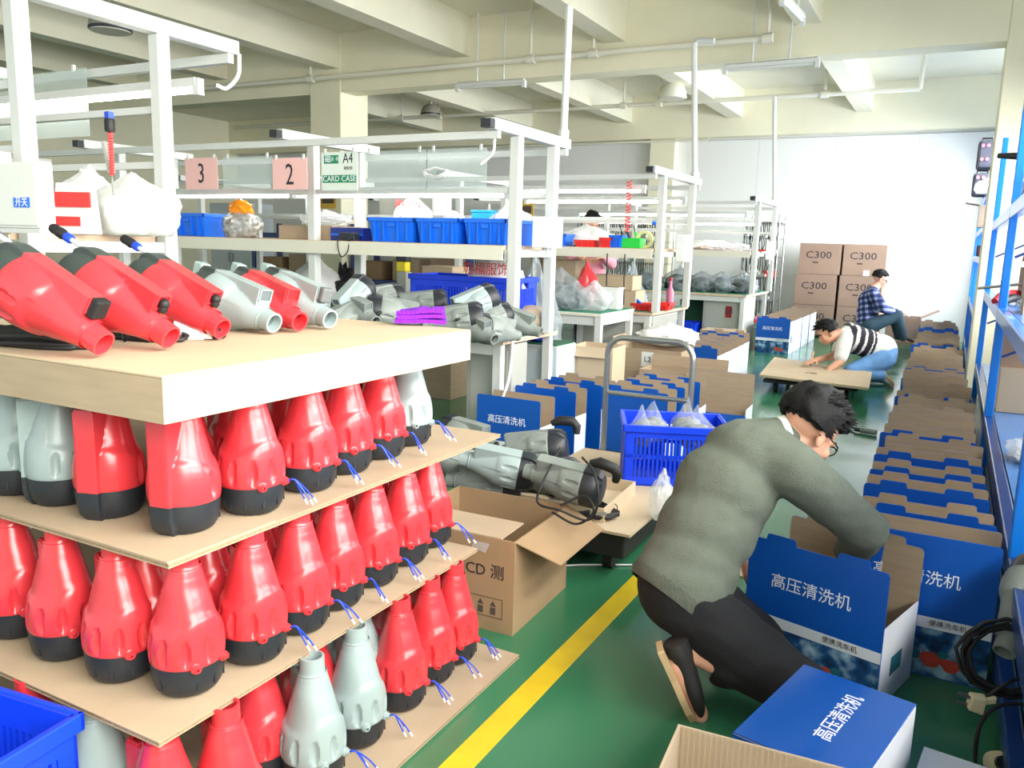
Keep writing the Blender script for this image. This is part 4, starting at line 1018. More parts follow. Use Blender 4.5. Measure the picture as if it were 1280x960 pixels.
# junction boxes on the end posts
def jbox(label, x, y, z, w_=.075, h=.15):
    t = thing('junction_box', label, 'electrical box', (x, y, z)); MB().bx(0, w_, -.1, .1, 0, h).obj('box_body', M_white, t, bevel=.006)
    MB().bx(w_, w_+.006, -.085, .085, .012, h-.012).obj('cover', M_frame, t, bevel=.004); MB().tube([(w_*.5, 0, -.05), (w_*.5, 0, 0)], .012, 8).obj('gland', M_frame, t, 40)
jbox('white electrical box on the end of the blue bin bench', -2.229, 4.49, 1.28, .11, .18)
jbox('white electrical box on the end of the middle bench', -2.229, 7.35, 1.18, .08, .24)
jbox('white electrical box on the end of the farthest bench', -2.229, 11.3, 1.18, .07, .24)
# clear panels, numbers and the card pocket hung on the bench
def hung(label, x0, x1, z0, z1, y, m, name='clear_panel', cat='panel', th=.003):
    t = thing(name, label, cat, ((x0+x1)/2, y, z1)); w_ = (x1-x0)/2
    MB().bx(-w_, w_, -th/2, th/2, z0-z1, 0).obj('sheet', m, t)
    for x in (-w_*.8, w_*.8): MB().bx(x-.006, x+.006, -.008, .008, -.012, .02).obj('clip', M_frame, t)
    return t
YH = 4.10
def hx(px): return ony(px, 215, YH).x
for a, b_, s_, lb in ((232, 272, '3', 'pink paper sheet with the figure three hanging over the bench'), (341, 384, '2', 'pink paper sheet with the figure two hanging over the bench')):
    t = hung(lb, hx(a), hx(b_), ony(a, 237, YH).z, ony(a, 198, YH).z, YH, M_pink, 'number_sheet', 'sign')
    letter(s_, .19, M_ink, t, (0, -.0026, -.11), (1, 0, 0), (0, 0, 1), sx=.8)
hung('clear plastic sheet between the two pink numbers', hx(276), hx(338), ony(300, 236, YH+.02).z, ony(300, 196, YH+.02).z, YH+.02, M_acryl)
z0_, z1_ = ony(420, 238, YH).z, ony(420, 190, YH).z; W_ = hx(447)-hx(402); Hh = z1_-z0_
t = hung('clear document pocket with green print hanging by the tall column', hx(402), hx(447), z0_, z1_, YH, mat('pocket_film', (226, 236, 228), .25), 'document_pocket', 'sign')
MB().bx(-W_*.42, -W_*.02, -.0034, -.0016, -Hh*.30, -Hh*.08).obj('green_block', M_green, t); MB().bx(-W_*.46, W_*.47, -.0034, -.0016, -Hh*.80, -Hh*.60).obj('green_block', M_green, t)
letter('CARD CASE', W_*.172, M_inkwhite, t, (W_*.005, -.0042, -Hh*.70), (1, 0, 0), (0, 0, 1)); letter('A4', W_*.30, M_ink, t, (W_*.24, -.0022, -Hh*.18), (1, 0, 0), (0, 0, 1), sx=.8)
letter('磁', W_*.17, M_inkwhite, t, (-W_*.31, -.0042, -Hh*.19), (1, 0, 0), (0, 0, 1)); letter('示 卡', W_*.1, M_inkwhite, t, (-W_*.12, -.0042, -Hh*.19), (1, 0, 0), (0, 0, 1)); letter('硬胶套', W_*.08, M_inkgrey, t, (W_*.25, -.0022, -Hh*.43), (1, 0, 0), (0, 0, 1))
hung('large clear acrylic panel over the left blue bin', hx(452), hx(530), ony(500, 236, YH+.02).z, ony(500, 188, YH+.02).z, YH+.02, M_acryl)
hung('large clear acrylic panel with a coiled white cord over the middle blue bin', hx(532), hx(606), ony(500, 236, YH+.02).z, ony(500, 188, YH+.02).z, YH+.02, M_acryl)
p = ony(545, 217, YH-.04); q = [V((.085*cos(a)*(1+.1*sin(3*a)), .01*sin(2*a), .026*sin(a)+.004*sin(5*a))) for a in [i*2*pi/18 for i in range(19)]]
t = thing('white_cable', 'coiled white cord hung in front of the clear acrylic panel', 'cable', p)
for k in range(3): MB().tube([v*(1-.08*k)+V((0, -.004*k, .004*k)) for v in q], .006, 6).obj('cord_loop', M_wirewhite, t, 60)
cable('short white cable end dangling from the top arm of the blue bin bench', [(-2.27, 4.0, 1.90), (-2.27, 3.99, 1.85), (-2.275, 3.98, 1.78), (-2.33, 3.95, 1.72)], .008, M_wirewhite)
cable('white cable hanging beside the grey cabinet at the bench end', [(-2.24, 4.20, .75), (-2.23, 4.18, .65), (-2.24, 4.16, .50), (-2.28, 4.14, .36)], .010, M_wirewhite)
# ---- on the table of the blue bin bench: crate, carrier bag, used washers
YC = 4.55
xa, xc = ony(512, 400, YC).x, ony(637, 400, YC).x
crate('large blue slotted crate on the bench table behind the grey washers', ((xa+xc)/2, YC+.19, ZTAB+.001), .04, xc-xa, .36, .34)
bg_ = bag('white printed carrier bag standing in the large blue crate', (ony(602, 340, YC).x, YC+.19, ZTAB+.12), (.21, .13, .22), 45, M_polywhite, None, .02, amp=.2)
letter('鞋福服饰', .085, M_inkred, bg_, (0, -.14, .27), (1, 0, 0), (0, 0, 1))
carton('small brown carton behind the large blue crate', (ony(553, 330, 5.75).x, 5.8, 0), 0, .30, .26, 1.10, M_kraft)
for i, a in enumerate([(424, 392, 4.05, 452, 362, 4.2), (470, 402, 4.0, 425, 380, 4.2), (520, 398, 4.2, 470, 388, 4.15), (566, 392, 4.35, 612, 372, 4.45), (618, 424, 4.1, 570, 400, 4.3), (660, 410, 4.5, 628, 398, 4.55), (500, 385, 4.6, 550, 380, 4.6), (455, 378, 4.6, 490, 372, 4.7), (412, 410, 3.95, 440, 395, 4.1), (545, 405, 4.2, 590, 398, 4.2), (585, 405, 4.35, 630, 395, 4.5), (640, 418, 4.35, 600, 410, 4.2)]):
    used(*a, ['grey washer leaning upright at the left of the bench table heap', 'grey washer lying under the leaning one on the bench table', 'dark capped washer behind the purple cloth', 'grey washer on top of the heap before the large blue crate', 'grey washer pointing at the table corner in the bench heap', 'grey washer at the table edge beside the bench post',
               'grey washer deep in the bench heap below the crate', 'grey washer deep in the bench heap beside the leaning one', 'grey washer just behind the last one on the lid', 'grey washer right of the purple cloth', 'grey washer under the top one of the bench heap', 'grey washer with open nose over the front edge of the bench table'][i], 'grey' if i in (0, 3) else 'old', 'black', (0, -.2, 1))
cable('black cables tangled among the washers on the bench table', [at(470, 392, 4.05), at(500, 385, 4.2), at(540, 388, 4.2), at(575, 380, 4.3), at(600, 390, 4.3), at(570, 400, 4.1)], .007)
bag('large clear bag of white sheets on the bench table behind the last grey washer', (ony(395, 380, 4.7).x, 4.7, ZTAB+.001), (.22, .17, .25), 46, M_polywhite, None, .05, amp=.12)
t = thing('rag_heap', 'heap of black and blue rags on the bench table', 'rags', (ony(428, 360, 4.75).x, 4.78, ZTAB+.001)); blob_mb((.15, .11, .21), 47, .6, 2, 4).obj('black_rag', M_rubber, t, 40); blob_mb((.07, .07, .10), 48, .4, 2, 3, off=(.13, -.08, .05)).obj('blue_rag', M_bluecrate, t, 40)
bag('white lump of wrapped parts on the end of the bench table', (-2.42, 4.78, ZTAB+.001), (.12, .1, .10), 49, M_kraft_pale, None, 0, amp=.1, name='padded_parcel', cat='parcel')
bag('dark blue plastic bag on the pale steel cabinet', (ony(672, 425, 5.1).x, 5.1, .634), (.11, .08, .045), 50, mat('dark_blue_bag', (20, 50, 170), .25, bump=.6, bscale=30), None, 0)
# ------------------------------------------------------------------ things on and around the middle bench
def xm(px, py, y): return ony(px, py, y).x
for px, c_, w_, h, lb in ((673, M_bluebin, .16, .11, 'small blue bin behind the electrical box on the middle bench'), (700, M_bluebin, .20, .11, 'small blue bin between the two bench posts'), (774, M_bluebin, .11, .11, 'small blue bin beside the green tool holder'), (736, M_redbin, .20, .06, 'low red tray in front of the white sack on the middle bench'), (762, M_redbin, .11, .085, 'small red bin left of the green tool holder')):
    bin_(lb, (xm(px, 300, 7.1), 7.1, ZSH+.001), 0, w_, .19, h, c_)
bag('white sack on the middle bench shelf in front of the worker in pink', (xm(733, 300, 7.4), 7.42, ZSH+.001), (.25, .12, .12), 51, M_polywhite, None, .1)
t = thing('tool_holder', 'bright green tool holder with screwdrivers on the middle bench', 'tool holder', (xm(789, 302, 7.1), 7.1, ZSH+.001))
MB().bx(-.12, .11, -.07, .07, 0, .09).obj('holder_body', M_lime, t, bevel=.006)
for x in (-.08, -.02, .05): MB().tube([(x, 0, .09), (x-.018, 0, .145)], .012, 8).obj('screwdriver_handle', M_lime if x > 0 else M_black, t, 50); MB().tube([(x-.018, 0, .145), (x-.036, 0, .2)], .005, 6).obj('driver_shaft', M_black, t)
t = thing('tape_roll', 'pale yellow roll of tape standing on the middle bench', 'tape', (xm(806, 300, 7.1), 7.1, ZSH+.001))
MB().lathe([(.055, -.026), (.078, -.026), (.078, .026), (.055, .026), (.055, -.026)], 20, 0, Matrix.Translation((0, 0, .078)) @ Matrix.Rotation(pi/2, 4, 'X'), False, False).obj('tape', mat('pale_yellow_tape', (222, 226, 160), .4), t, 40)
t = thing('glue_gun', 'small blue hand tool leaning on the middle bench', 'tool', (xm(823, 300, 7.1), 7.1, ZSH+.001)); MB().tube([(0, 0, .0), (.024, 0, .19)], .024, 8).obj('tool_body', M_bluebin, t, 50); MB().tube([(.024, 0, .19), (-.06, 0, .23)], .017, 8).obj('tool_head', M_bluebin, t, 50)
def spring(label, top, z1, m, r=.02, n=18, wr=.004, extra=None):
    t = thing('coiled_hose', label, 'hose', top); L = top[2]-z1
    MB().tube([(r*cos(i*pi/3), r*sin(i*pi/3), -L*i/(n*6)) for i in range(n*6+1)], wr, 5).obj('spiral', m, t, 60)
    if extra: extra(t, L)
    return t
M_redhose = mat('red_spiral_hose', (240, 84, 84), .4)
YS = 6.61
p = ony(785, 232, YS); spring('red spiral air hose hanging over the middle bench', (p.x, YS+.03, 1.846), ony(785, 290, YS).z, M_redhose, .022, 15, .0045)
# low level: cartons and bags seen under the shelf
for px, py, y, z, s_, lb in ((668, 362, 5.45, ZTAB+.001, (.24, .18, .25), 'smoky bag of grey parts behind the blue bin bench post'), (700, 375, 6.35, .791, (.2, .18, .18), 'smoky bag of cables at the back of the small white table'), (700, 385, 6.05, .791, (.15, .14, .11), 'smoky bag of black cables on the left of the small white table'), (718, 386, 6.08, .791, (.13, .12, .13), 'dark smoky bag at the middle of the small white table'), (742, 386, 6.1, .791, (.15, .13, .13), 'clear bag on the right of the small white table')):
    if px == 668: z = 0; s_ = (.24, .18, .66)
    bag(lb, (xm(px, py, y), y, z), s_, int(px)+int(y*10), M_poly if px == 742 else M_polydark, M_darkfit if px != 742 else None, .15)
t = thing('red_bag', 'small red plastic bag among the clear bags on the small white table', 'bag', (xm(733, 355, 6.4), 6.4, .791)); blob_mb((.11, .09, .20), 61, .45, 2, 3, -.7, .4).obj('bag_film', M_red, t, 40)
t = thing('square_tub', 'white square tub at the corner of the small white table', 'tub', (-2.46, 6.35, .791)); MB().bx(-.08, .07, -.06, .06, 0, .18).obj('tub_body', M_white, t, bevel=.008); MB().bx(-.085, .075, -.065, .065, .165, .18).obj('tub_rim', M_white, t, bevel=.004)
for px, py, y, w_, h, lb in ((705, 350, 7.1, .28, .42, 'tall brown carton under the shelf of the middle bench'), (682, 345, 7.25, .26, .45, 'narrow brown carton left of the tall one under the middle bench shelf'), (765, 360, 7.08, .50, .17, 'flat brown carton on the middle bench table'), (768, 340, 7.1, .40, .13, 'upper flat brown carton on the middle bench table')):
    z = ZTAB+.001 if 'upper' not in lb else ZTAB+.173
    carton(lb, (xm(px, py, y), y+.06, z), .05, w_, .28, h, M_kraft if 'flat' not in lb else M_kraft_pale, True)
for px, y in ((759, 6.80), (781, 6.78)):
    cable('thin black cable hanging from the middle bench shelf %s' % ('by the red bag' if px < 770 else 'by the white tub'), [(xm(px, 320, y), y, ZSH-.05), (xm(px, 320, y)+.005, y-.01, 1.1), (xm(px, 320, y)+.012, y, .80)], .006)
t = thing('pliers', 'small blue pliers lying on the middle bench table', 'tool', (xm(800, 375, 7.05), 7.05, ZTAB+.001)); MB().tube([(-.11, 0, .15), (.07, 0, .012)], .014, 7).obj('handle', M_bluebin, t, 50); MB().tube([(-.11, .025, .12), (.07, 0, .012)], .011, 7).obj('handle', M_black, t, 50)
for px, lb in ((806, 'low red tray on the end of the middle bench table'), (818, 'small red tray beside the low one on the middle bench table')): bin_(lb, (xm(px, 383, 7.1), 7.1+.2*(px > 810), ZTAB+.001), 0, .19, .17, .06, M_redbin)
for px, lb in ((788, 'left'), (808, 'second'), (848, 'third')):
    y = 9.9 if px < 800 else 10.9
    bag('smoky bag of coiled cables, %s behind the middle bench post' % lb, (xm(px, 372, y), y, ZTAB+.001 if y > 10.5 else 0), (.22, .18, .17 if y > 10.5 else .62), px, M_polydark, M_darkfit, .12, csize=.93)
for px, sx, lb in ((876, .23, 'large smoky bag of parts in the middle of the farthest bench table'), (900, .22, 'smoky bag of parts right of the middle on the farthest bench table'), (925, .22, 'smoky bag of parts at the end of the farthest bench table')):
    bag(lb, (xm(px, 366, 10.9), 10.9+(px % 3)*.05, ZTAB+.001), (sx, .17, .15), px, M_polydark, M_darkfit, .12, csize=.93)
bag('flat white plastic bags on the farthest bench shelf', (xm(885, 310, 11.1), 11.2, ZSH+.001), (.3, .15, .08), 71, M_polywhite, None, 0, amp=.5)
bag('pale crumpled bag at the right of the farthest bench shelf', (xm(915, 313, 11.1), 11.1, ZSH+.001), (.24, .12, .06), 72, M_poly, None, 0, amp=.5)
t = thing('bottle', 'pink bottle standing behind the end post of the middle bench', 'bottle', (xm(838, 372, 7.95), 7.93, ZTAB+.001)); MB().lathe([(.036, 0), (.038, .13), (.017, .18), (.014, .24)], 14).obj('bottle_body', mat('pink_plastic', (236, 130, 170), .4), t, 50); MB().lathe([(.017, .24), (.017, .27)], 12).obj('cap', M_red, t, 50)
bin_('blue bin on the floor beside the red-stickered cabinet', (-3.1, 10.72, 0), 0, .36, .36, .34, M_bluecrate)
t = thing('green_drum', 'dark green box under the farthest bench above the blue bin', 'box', (-3.1, 11.2, 0)); MB().bx(-.2, .2, -.12, .12, 0, .64).obj('box_body', M_darkgreenmat, t, bevel=.01); MB().bx(-.21, .21, -.13, .13, .641, .67).obj('box_lid', M_greenmat, t, bevel=.01)
# ------------------------------------------------------------------ the nearest bench at the far left
p0 = ony(20, 285, 1.74); p1 = ony(79, 205, 1.74)
t = thing('control_box', 'white control box with a blue label on the nearest bench end', 'electrical box', (p0.x, 1.75, ZSH+.002)); w_ = p1.x-p0.x; h_ = p1.z-ZSH
MB().bx(0, w_, -.10, -.045, 0.015, h_).obj('box_body', M_white, t, bevel=.008); MB().bx(.008, w_-.008, -.106, -.1005, .025, h_-.01).obj('front_cover', M_white, t, bevel=.002)
MB().bx(-.01, w_+.01, -.11, -.03, 0, .0145).obj('bracket', M_frame, t); MB().bx(w_*.56, w_*.86, -.108, -.1065, h_*.36, h_*.5).obj('blue_label', M_bluebin, t)
letter('开关', .034, M_inkwhite, t, (w_*.71, -.1086, h_*.43), (1, 0, 0), (0, 0, 1))
p = ony(165, 296, 2.2); bag('large glossy white sack on the nearest bench shelf', (p.x+.02, 2.2, ZSH+.002), (.22, .14, .14), 81, M_polywhite, None, .05, amp=.12)
p = ony(115, 296, 2.36); bag('white printed sack behind the white control box', (p.x, 2.36, ZSH+.002), (.17, .12, .17), 82, M_polywhite, None, .05, amp=.2)
p = ony(98, 296, 2.0); t = thing('snack_bag', 'red and white packet on the nearest bench shelf', 'packet', (p.x, 2.0, ZSH+.002), .3)
MB().hexa([(-.09, -.022, 0), (.09, -.022, 0), (.09, .022, 0), (-.09, .022, 0), (-.08, -.009, .19), (.08, -.009, .19), (.08, .009, .19), (-.08, .009, .19)]).obj('packet_body', M_white, t, bevel=.005); MB().bx(-.075, .075, -.0235, -.017, .10, .155).obj('red_band', M_inkred, t); MB().bx(-.075, .03, -.0245, -.0215, .03, .065).obj('red_band', M_inkred, t)
hung('clear acrylic shield hanging at the top of the nearest bench', ony(-30, 130, 2.70).x, ony(110, 130, 2.70).x, ony(80, 172, 2.70).z, ony(80, 88, 2.70).z, 2.70, M_acryl)
def plug_end(t, L):
    MB().bx(-.010, .010, -.010, .010, .042, .062).obj('blue_nut', M_wireblue, t); MB().lathe([(.014, 0), (.016, .006), (.016, .036), (.013, .042)], 12).obj('black_sleeve', M_rubber, t, 40)
p = ony(124, 163, 1.75); p.x += .0; spring('thin red coiled air line with a blue and black fitting at the nearest bench', (p.x, 1.788, p.z), ony(124, 218, 1.75).z, M_redhose, .006, 16, .0035, plug_end)
p = ony(130, 176, 1.80); t = thing('spring_balancer', 'thin grey spring balancer hook hanging beside the red air line', 'hook', (p.x, 1.80, 1.59)); MB().tube([(0, 0, 0), (.03, 0, -.10)], [.009, .012], 8).obj('balancer_body', M_panelgrey, t, 40); MB().tube([(.03, 0, -.10), (.033, 0, -.17)], .003, 6).obj('hook_wire', M_steel, t)
p = ony(4, 285, 1.7); t = thing('white_cabinet', 'white cabinet with a teal edge at the left edge of the picture', 'cabinet', (p.x, 1.68, ZSH+.001)); MB().bx(-.2, .03, -.02, .05, .0, .27).obj('cabinet_body', M_white, t, bevel=.004); MB().bx(.016, .03, -.026, -.0205, 0, .26).obj('teal_edge', mat('teal_plastic', (60, 210, 206), .4), t)
cable('white cable looped at the end of the nearest bench top arm', [(-2.88, 2.77, 2.09), (-2.88, 2.76, 2.0), (-2.91, 2.72, 1.94), (-2.94, 2.69, 1.95)], .009, M_wirewhite)
for i, px in enumerate((105, 150, 190)):
    p = ony(px, 340, 2.5); carton('brown carton under the nearest bench shelf, %s' % ['beside the white post', 'in the middle', 'at the right'][i], (p.x, 2.5, ZTAB+.001), .1*i, .26, .24, .22-.03*i, M_kraft_dark)
# ------------------------------------------------------------------ wire rack with hanging leads beside the farthest bench
def wire_rack(label, x0, x1, y0, y1, zs, h, cords, seed):
    t = thing('wire_rack', label, 'rack', (x0, y0, 0)); w_, d = x1-x0, y1-y0
    for x in (0, w_):
        for y in (0, d): MB().tube([(x, y, 0), (x, y, h)], .013, 8).obj('post', M_steel, t, 50)
    for z in zs:
        mb = MB()
        for y in (0, d): mb.bx(0, w_, y-.005, y+.005, z-.025, z-.018); mb.bx(0, w_, y-.005, y+.005, z-.004, z)
        for i in range(13): x = w_*i/12; mb.bx(x-.003, x+.003, 0, d, z-.004, z)
        mb.obj('wire_shelf', M_steel, t)
    r = random.Random(seed); mb = MB(); mc = MB()
    for z in zs[1:]:
        for i in range(cords):
            x = w_*(i+.5)/cords+.01*r.random(); L = .16+.12*r.random(); y = -.012-.03*r.random()
            mb.tube([(x, y, z+.012), (x, y-.012, z-.03), (x+.015*r.random(), y-.01, z-L*.6), (x+.03*(r.random()-.5), y-.008, z-L)], .0075, 5)
            if r.random() < .4: mc.box((x, y, z-L-.02), (.024, .02, .045))
    o = mb.obj('hanging_leads', M_rubber, t); o['kind'] = 'stuff'; o = mc.obj('lead_plugs', M_white, t); o['kind'] = 'stuff'
    return t
wire_rack('chrome wire rack with hanging black leads by the back wall', -2.86, -2.36, 12.7, 13.2, (.2, .55, .9, 1.22, 1.5, 1.70), 1.82, 16, 4)
for x, z, m_, lb in ((-2.5, .205, M_redbin, 'lowest'), (-2.3, .905, M_redbin, 'middle'), (-2.46, 1.225, M_redbin, 'upper')):
    bin_('small red bin on the %s shelf of the chrome wire rack' % lb, (x-.2, 12.95, z), 0, .14, .14, .09, m_)
t = thing('flat_carton', 'pale sheets lying on top of the chrome wire rack', 'sheets', (-2.6, 12.95, 1.702)); MB().bx(-.25, .27, -.2, .2, 0, .02).obj('sheet', M_greyold, t); MB().bx(-.2, .25, -.2, .2, .021, .05).obj('sheet', M_white, t)
wire_rack('wire rack with dense black leads behind the middle bench', -5.6, -4.1, 12.7, 13.2, (.3, .7, 1.05, 1.40, 1.72), 1.8, 40, 5)
wire_rack('wire rack with hanging leads far behind the blue bin bench', -8.2, -6.4, 12.7, 13.2, (.3, .7, 1.05, 1.40, 1.7), 1.8, 40, 6)
# blue pallet rack with brown cartons seen below the shelf at the left
t = thing('blue_rack', 'low blue storage rack with brown cartons seen under the bench shelf at the left', 'rack', (-8.9, 8.75, 0)); w_ = 3.6
for x in (0, w_/2, w_):
    for y in (0, .5): MB().bx(x-.03, x+.03, y-.03, y+.03, 0, 1.5).obj('post', M_rackdark, t)
for z in (.25, .78, 1.36): MB().bx(0, w_, 0, .5, z-.02, z).obj('shelf', M_rackdark, t); MB().bx(0, w_, -.035, -.031, z-.07, z+.0).obj('shelf_beam', M_rackdark, t)
for i, x in enumerate((-8.6, -8.1, -7.5, -6.9, -6.3, -5.7)):
    carton('brown carton on the low blue rack, %s from its left end' % ['first', 'second', 'third', 'fourth', 'fifth', 'sixth'][i], (x, 9.0, .781), (i % 3-1)*.06, .40, .4, .24+.05*(i % 3), [M_kraft_dark, M_kraft, M_kraft_grey][i % 3])
bin_('blue bin with fittings on the bench table below the shelf', (ony(372, 375, 5.0).x, 5.0, ZTAB+.001), 0, .36, .26, .16)
# white cupboards and frames on the far left side
def locker(label, x, y, w_, d, h, m_):
    t = thing('steel_cupboard', label, 'cupboard', (x, y, 0)); MB().bx(0, w_, 0, d, 0, h).obj('cupboard_body', m_, t, bevel=.01)
    for i in (0, 1): MB().bx(w_*(i*.5)+.012, w_*(i*.5+.5)-.012, -.012, -.001, .06, h-.03).obj('door', m_, t, bevel=.004); MB().bx(w_*.5+(i-.5)*.08-.006, w_*.5+(i-.5)*.08+.006, -.03, -.0125, h*.5, h*.5+.14).obj('handle', M_steel, t)
locker('white steel cupboard against the column', -7.1, 9.3, .9, .45, 1.9, M_white)
locker('tall grey steel cupboard beside the blue rack', -10.4, 9.3, .9, .45, 1.8, M_palegrey)
locker('grey steel cupboard seen under the shelf behind the large blue crate', -5.3, 9.0, .95, .4, 1.15, M_panelgrey)
t = thing('yellow_tool', 'yellow and black hand tool on the grey cupboard shelf', 'tool', (ony(505, 340, 6.2).x, 6.2, .0)); MB().bx(-.05, .05, -.04, .04, 0, 1.02).obj('stand', M_panelgrey, t); MB().bx(-.05, .05, -.05, .03, 1.0205, 1.11).obj('tool_body', mat('yellow_plastic', (226, 206, 40), .4), t, bevel=.008); MB().bx(-.06, .06, -.05, .03, 1.111, 1.16).obj('tool_handle', M_black, t, bevel=.008)
def pic_sign(label, px, py, y, w_, h, m_):
    p = ony(px, py, y); t = thing('wall_notice', label, 'notice', p); MB().bx(-w_/2, w_/2, -.004, .004, -h/2, h/2).obj('notice_board', m_, t); MB().bx(-w_/2+.03, w_/2-.03, -.0055, -.0045, -h*.2, h*.2).obj('notice_print', M_inkgrey, t); return t
pic_sign('small yellow notice in front of the tall column', 410, 250, 8.58, .26, .22, mat('yellow_board', (214, 176, 70), .6))
pic_sign('yellow framed notice behind the electrical box', 655, 262, 9.6, .28, .24, MATS['yellow_board'])
# ------------------------------------------------------------------ the blue racks along the window wall
def rack(label, y_posts, xf, xr, shelves, h, beam=.07):
    y0 = y_posts[0]; t = thing('storage_rack', label, 'rack', (xf, y0, 0))
    for y in y_posts:
        for x, nm in ((0, 'front_post'), (xr-xf, 'rear_post')):
            p = MB(); p.bx(x-.004 if x else -.022, x+.022, y-y0-.018, y-y0+.018, 0, h)
            q = p.obj(nm, M_rack, t, bevel=.006)
            if x == 0:
                hl_ = MB()
                for k in range(int(h/.09)): hl_.bx(-.0228, -.0221, y-y0-.006, y-y0+.006, .06+k*.09, .095+k*.09)
                o = hl_.obj('post_hole', M_rackdark, q); o['kind'] = 'stuff'
        for z in (.25, .75, 1.3): MB().tube([(.028, y-y0, z), (xr-xf-.004, y-y0, z+.2)], .008, 6).obj('brace', M_rackdark, t)
    ya, yb = y_posts[0]-y0, y_posts[-1]-y0
    for z in shelves:
        MB().bx(.029, xr-xf-.006, ya, yb, z-.012, z).obj('shelf', M_rackshelf, t)
        for i in range(len(y_posts)-1):
            a, b_ = y_posts[i]-y0+.0185, y_posts[i+1]-y0-.0185
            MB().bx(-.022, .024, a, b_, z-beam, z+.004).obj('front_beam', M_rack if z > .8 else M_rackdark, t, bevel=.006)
    return t
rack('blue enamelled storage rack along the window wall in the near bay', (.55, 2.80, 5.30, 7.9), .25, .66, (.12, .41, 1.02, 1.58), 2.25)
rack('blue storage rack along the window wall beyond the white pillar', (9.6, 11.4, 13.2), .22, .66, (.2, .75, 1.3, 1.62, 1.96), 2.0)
# on the racks
XR = .47
carton('brown carton on the lower shelf of the near rack behind the post', (XR, 5.72, .411), 0, .36, .5, .26, M_kraft_pale)
carton('open brown carton on top of the other on the lower rack shelf', (XR, 5.75, .672), 0, .36, .48, .24, M_kraft_grey, False, (('l', .13, .3),))
bag('white plastic bag on the lower shelf of the near rack', (.40, 4.2, .411), (.12, .15, .06), 91, M_poly, M_inkwhite, 0)
t = thing('leaning_board', 'kraft board leaning on the upper rack shelf by the bright post', 'cardboard', (.42, 4.95, 1.021)); MB().slab([(-.12, -.12, .33), (.12, -.12, .33), (.12, .12, .26), (-.12, .12, .26)], .006).obj('board', M_kraft, t); MB().bx(-.1, .1, -.1, .1, 0, .255).obj('board_support', M_kraft_pale, t)
t = thing('shoulder_strap', 'red and black strap on the upper rack shelf', 'strap', (.33, 5.9, 1.021)); MB().tube(smooth_path([(-.10, -.1, .012), (-.06, -.03, .05), (.02, .06, .06), (.08, .1, .012)], 6), .022, 8, 0).obj('strap_pad', M_red, t, 50); MB().tube(smooth_path([(-.06, -.08, .01), (0, -.02, .035), (.05, .05, .02)], 6), .026, 8).obj('strap_belt', M_black, t, 50)
bag('clear bag of grey fittings lying on the upper rack shelf', (.40, 5.05, 1.021), (.10, .12, .06), 93, M_poly, M_fit, .2)
t = thing('valve_block', 'dark metal valve block standing on the upper rack shelf', 'valve', (.46, 5.62, 1.021)); MB().bx(-.035, .035, -.05, .05, 0, .20).obj('valve_body', M_greydark, t, bevel=.01); MB().tube([(-.07, 0, .16), (.07, 0, .17)], .022, 8).obj('pipe_stub', M_black, t, 50); MB().tube([(0, 0, .2), (0, 0, .25)], .018, 8).obj('top_stub', M_brass, t, 50)
carton('grey-brown carton at the back of the upper rack shelf', (.50, 6.1, 1.021), 0, .26, .4, .22, M_kraft_grey, True)
t = thing('lance', 'thin grey lance sticking out of the upper rack shelf', 'lance', (.30, 6.0, 1.13)); MB().tube([(-.16, .06, -.03), (.18, -.1, .03)], .009, 8).obj('lance_tube', M_steel, t, 50); MB().tube([(.12, -.07, .02), (.26, -.15, .045)], .02, 8).obj('lance_grip', M_black, t, 50)
t = thing('carton_tall', 'tall kraft board carton on the top rack shelf', 'carton', (.48, 5.75, 1.581)); MB().bx(-.1, .15, -.2, .2, 0, .85).obj('carton_body', M_kraft, t, bevel=.004); MB().bx(-.1, .15, -.2, .2, .8505, .855).obj('top_flap', M_kraft_pale, t)
t = thing('black_tool', 'black hand tool lying on the top rack shelf', 'tool', (.36, 6.05, 1.581)); MB().tube([(-.2, .0, .34), (.12, -.15, .31)], [.016, .036], 8).obj('tool_body', M_black, t, 50); MB().bx(.0, .12, -.1, 0, 0, .30).obj('tool_stand', M_white, t)
bag('white plastic bag bulging on the top rack shelf', (.40, 5.35, 1.581), (.13, .16, .16), 92, M_polywhite, None, .1)
t = thing('dark_box', 'dark box on the top rack shelf beyond the white bag', 'box', (.40, 6.45, 1.581)); MB().bx(-.1, .14, -.15, .15, 0, .13).obj('box_body', M_black, t, bevel=.01); MB().bx(-.09, .13, -.14, .14, .1305, .15).obj('box_lid', M_greydark, t, bevel=.01)
def suitcase(label, p, s_, seed):
    t = thing('black_case', label, 'case', p); MB().bx(-s_[0], s_[0], -s_[1], s_[1], 0, s_[2]).obj('case_body', mat('dark_grey_fabric', (72, 74, 86), .8, bump=.2, bscale=90), t, bevel=.03)
    for z in (.3, .8):
        for x in (-.45, .15): MB().lathe([(.018, 0), (.018, .008)], 12, 0, Matrix.Translation((x*s_[0], -s_[1]-.004, s_[2]*z)) @ Matrix.Rotation(pi/2, 4, 'X')).obj('pink_badge', mat('pink_badge', (222, 120, 140), .5), t)
    MB().tube([(-.05, 0, s_[2]), (-.05, 0, s_[2]+.04), (.05, 0, s_[2]+.04), (.05, 0, s_[2])], .01, 6).obj('handle', M_black, t, 50)
suitcase('dark grey case with pink badges on top of the far rack', (.165, 10.75, 2.262), (.085, .2, .29), 1)
suitcase('dark case wrapped in plastic below the badged one on the far rack', (.15, 10.72, 1.962), (.085, .19, .24), 2)
carton('kraft carton beside the dark case on top of the far rack', (.385, 10.75, 1.962), 0, .24, .4, .56, M_kraft)
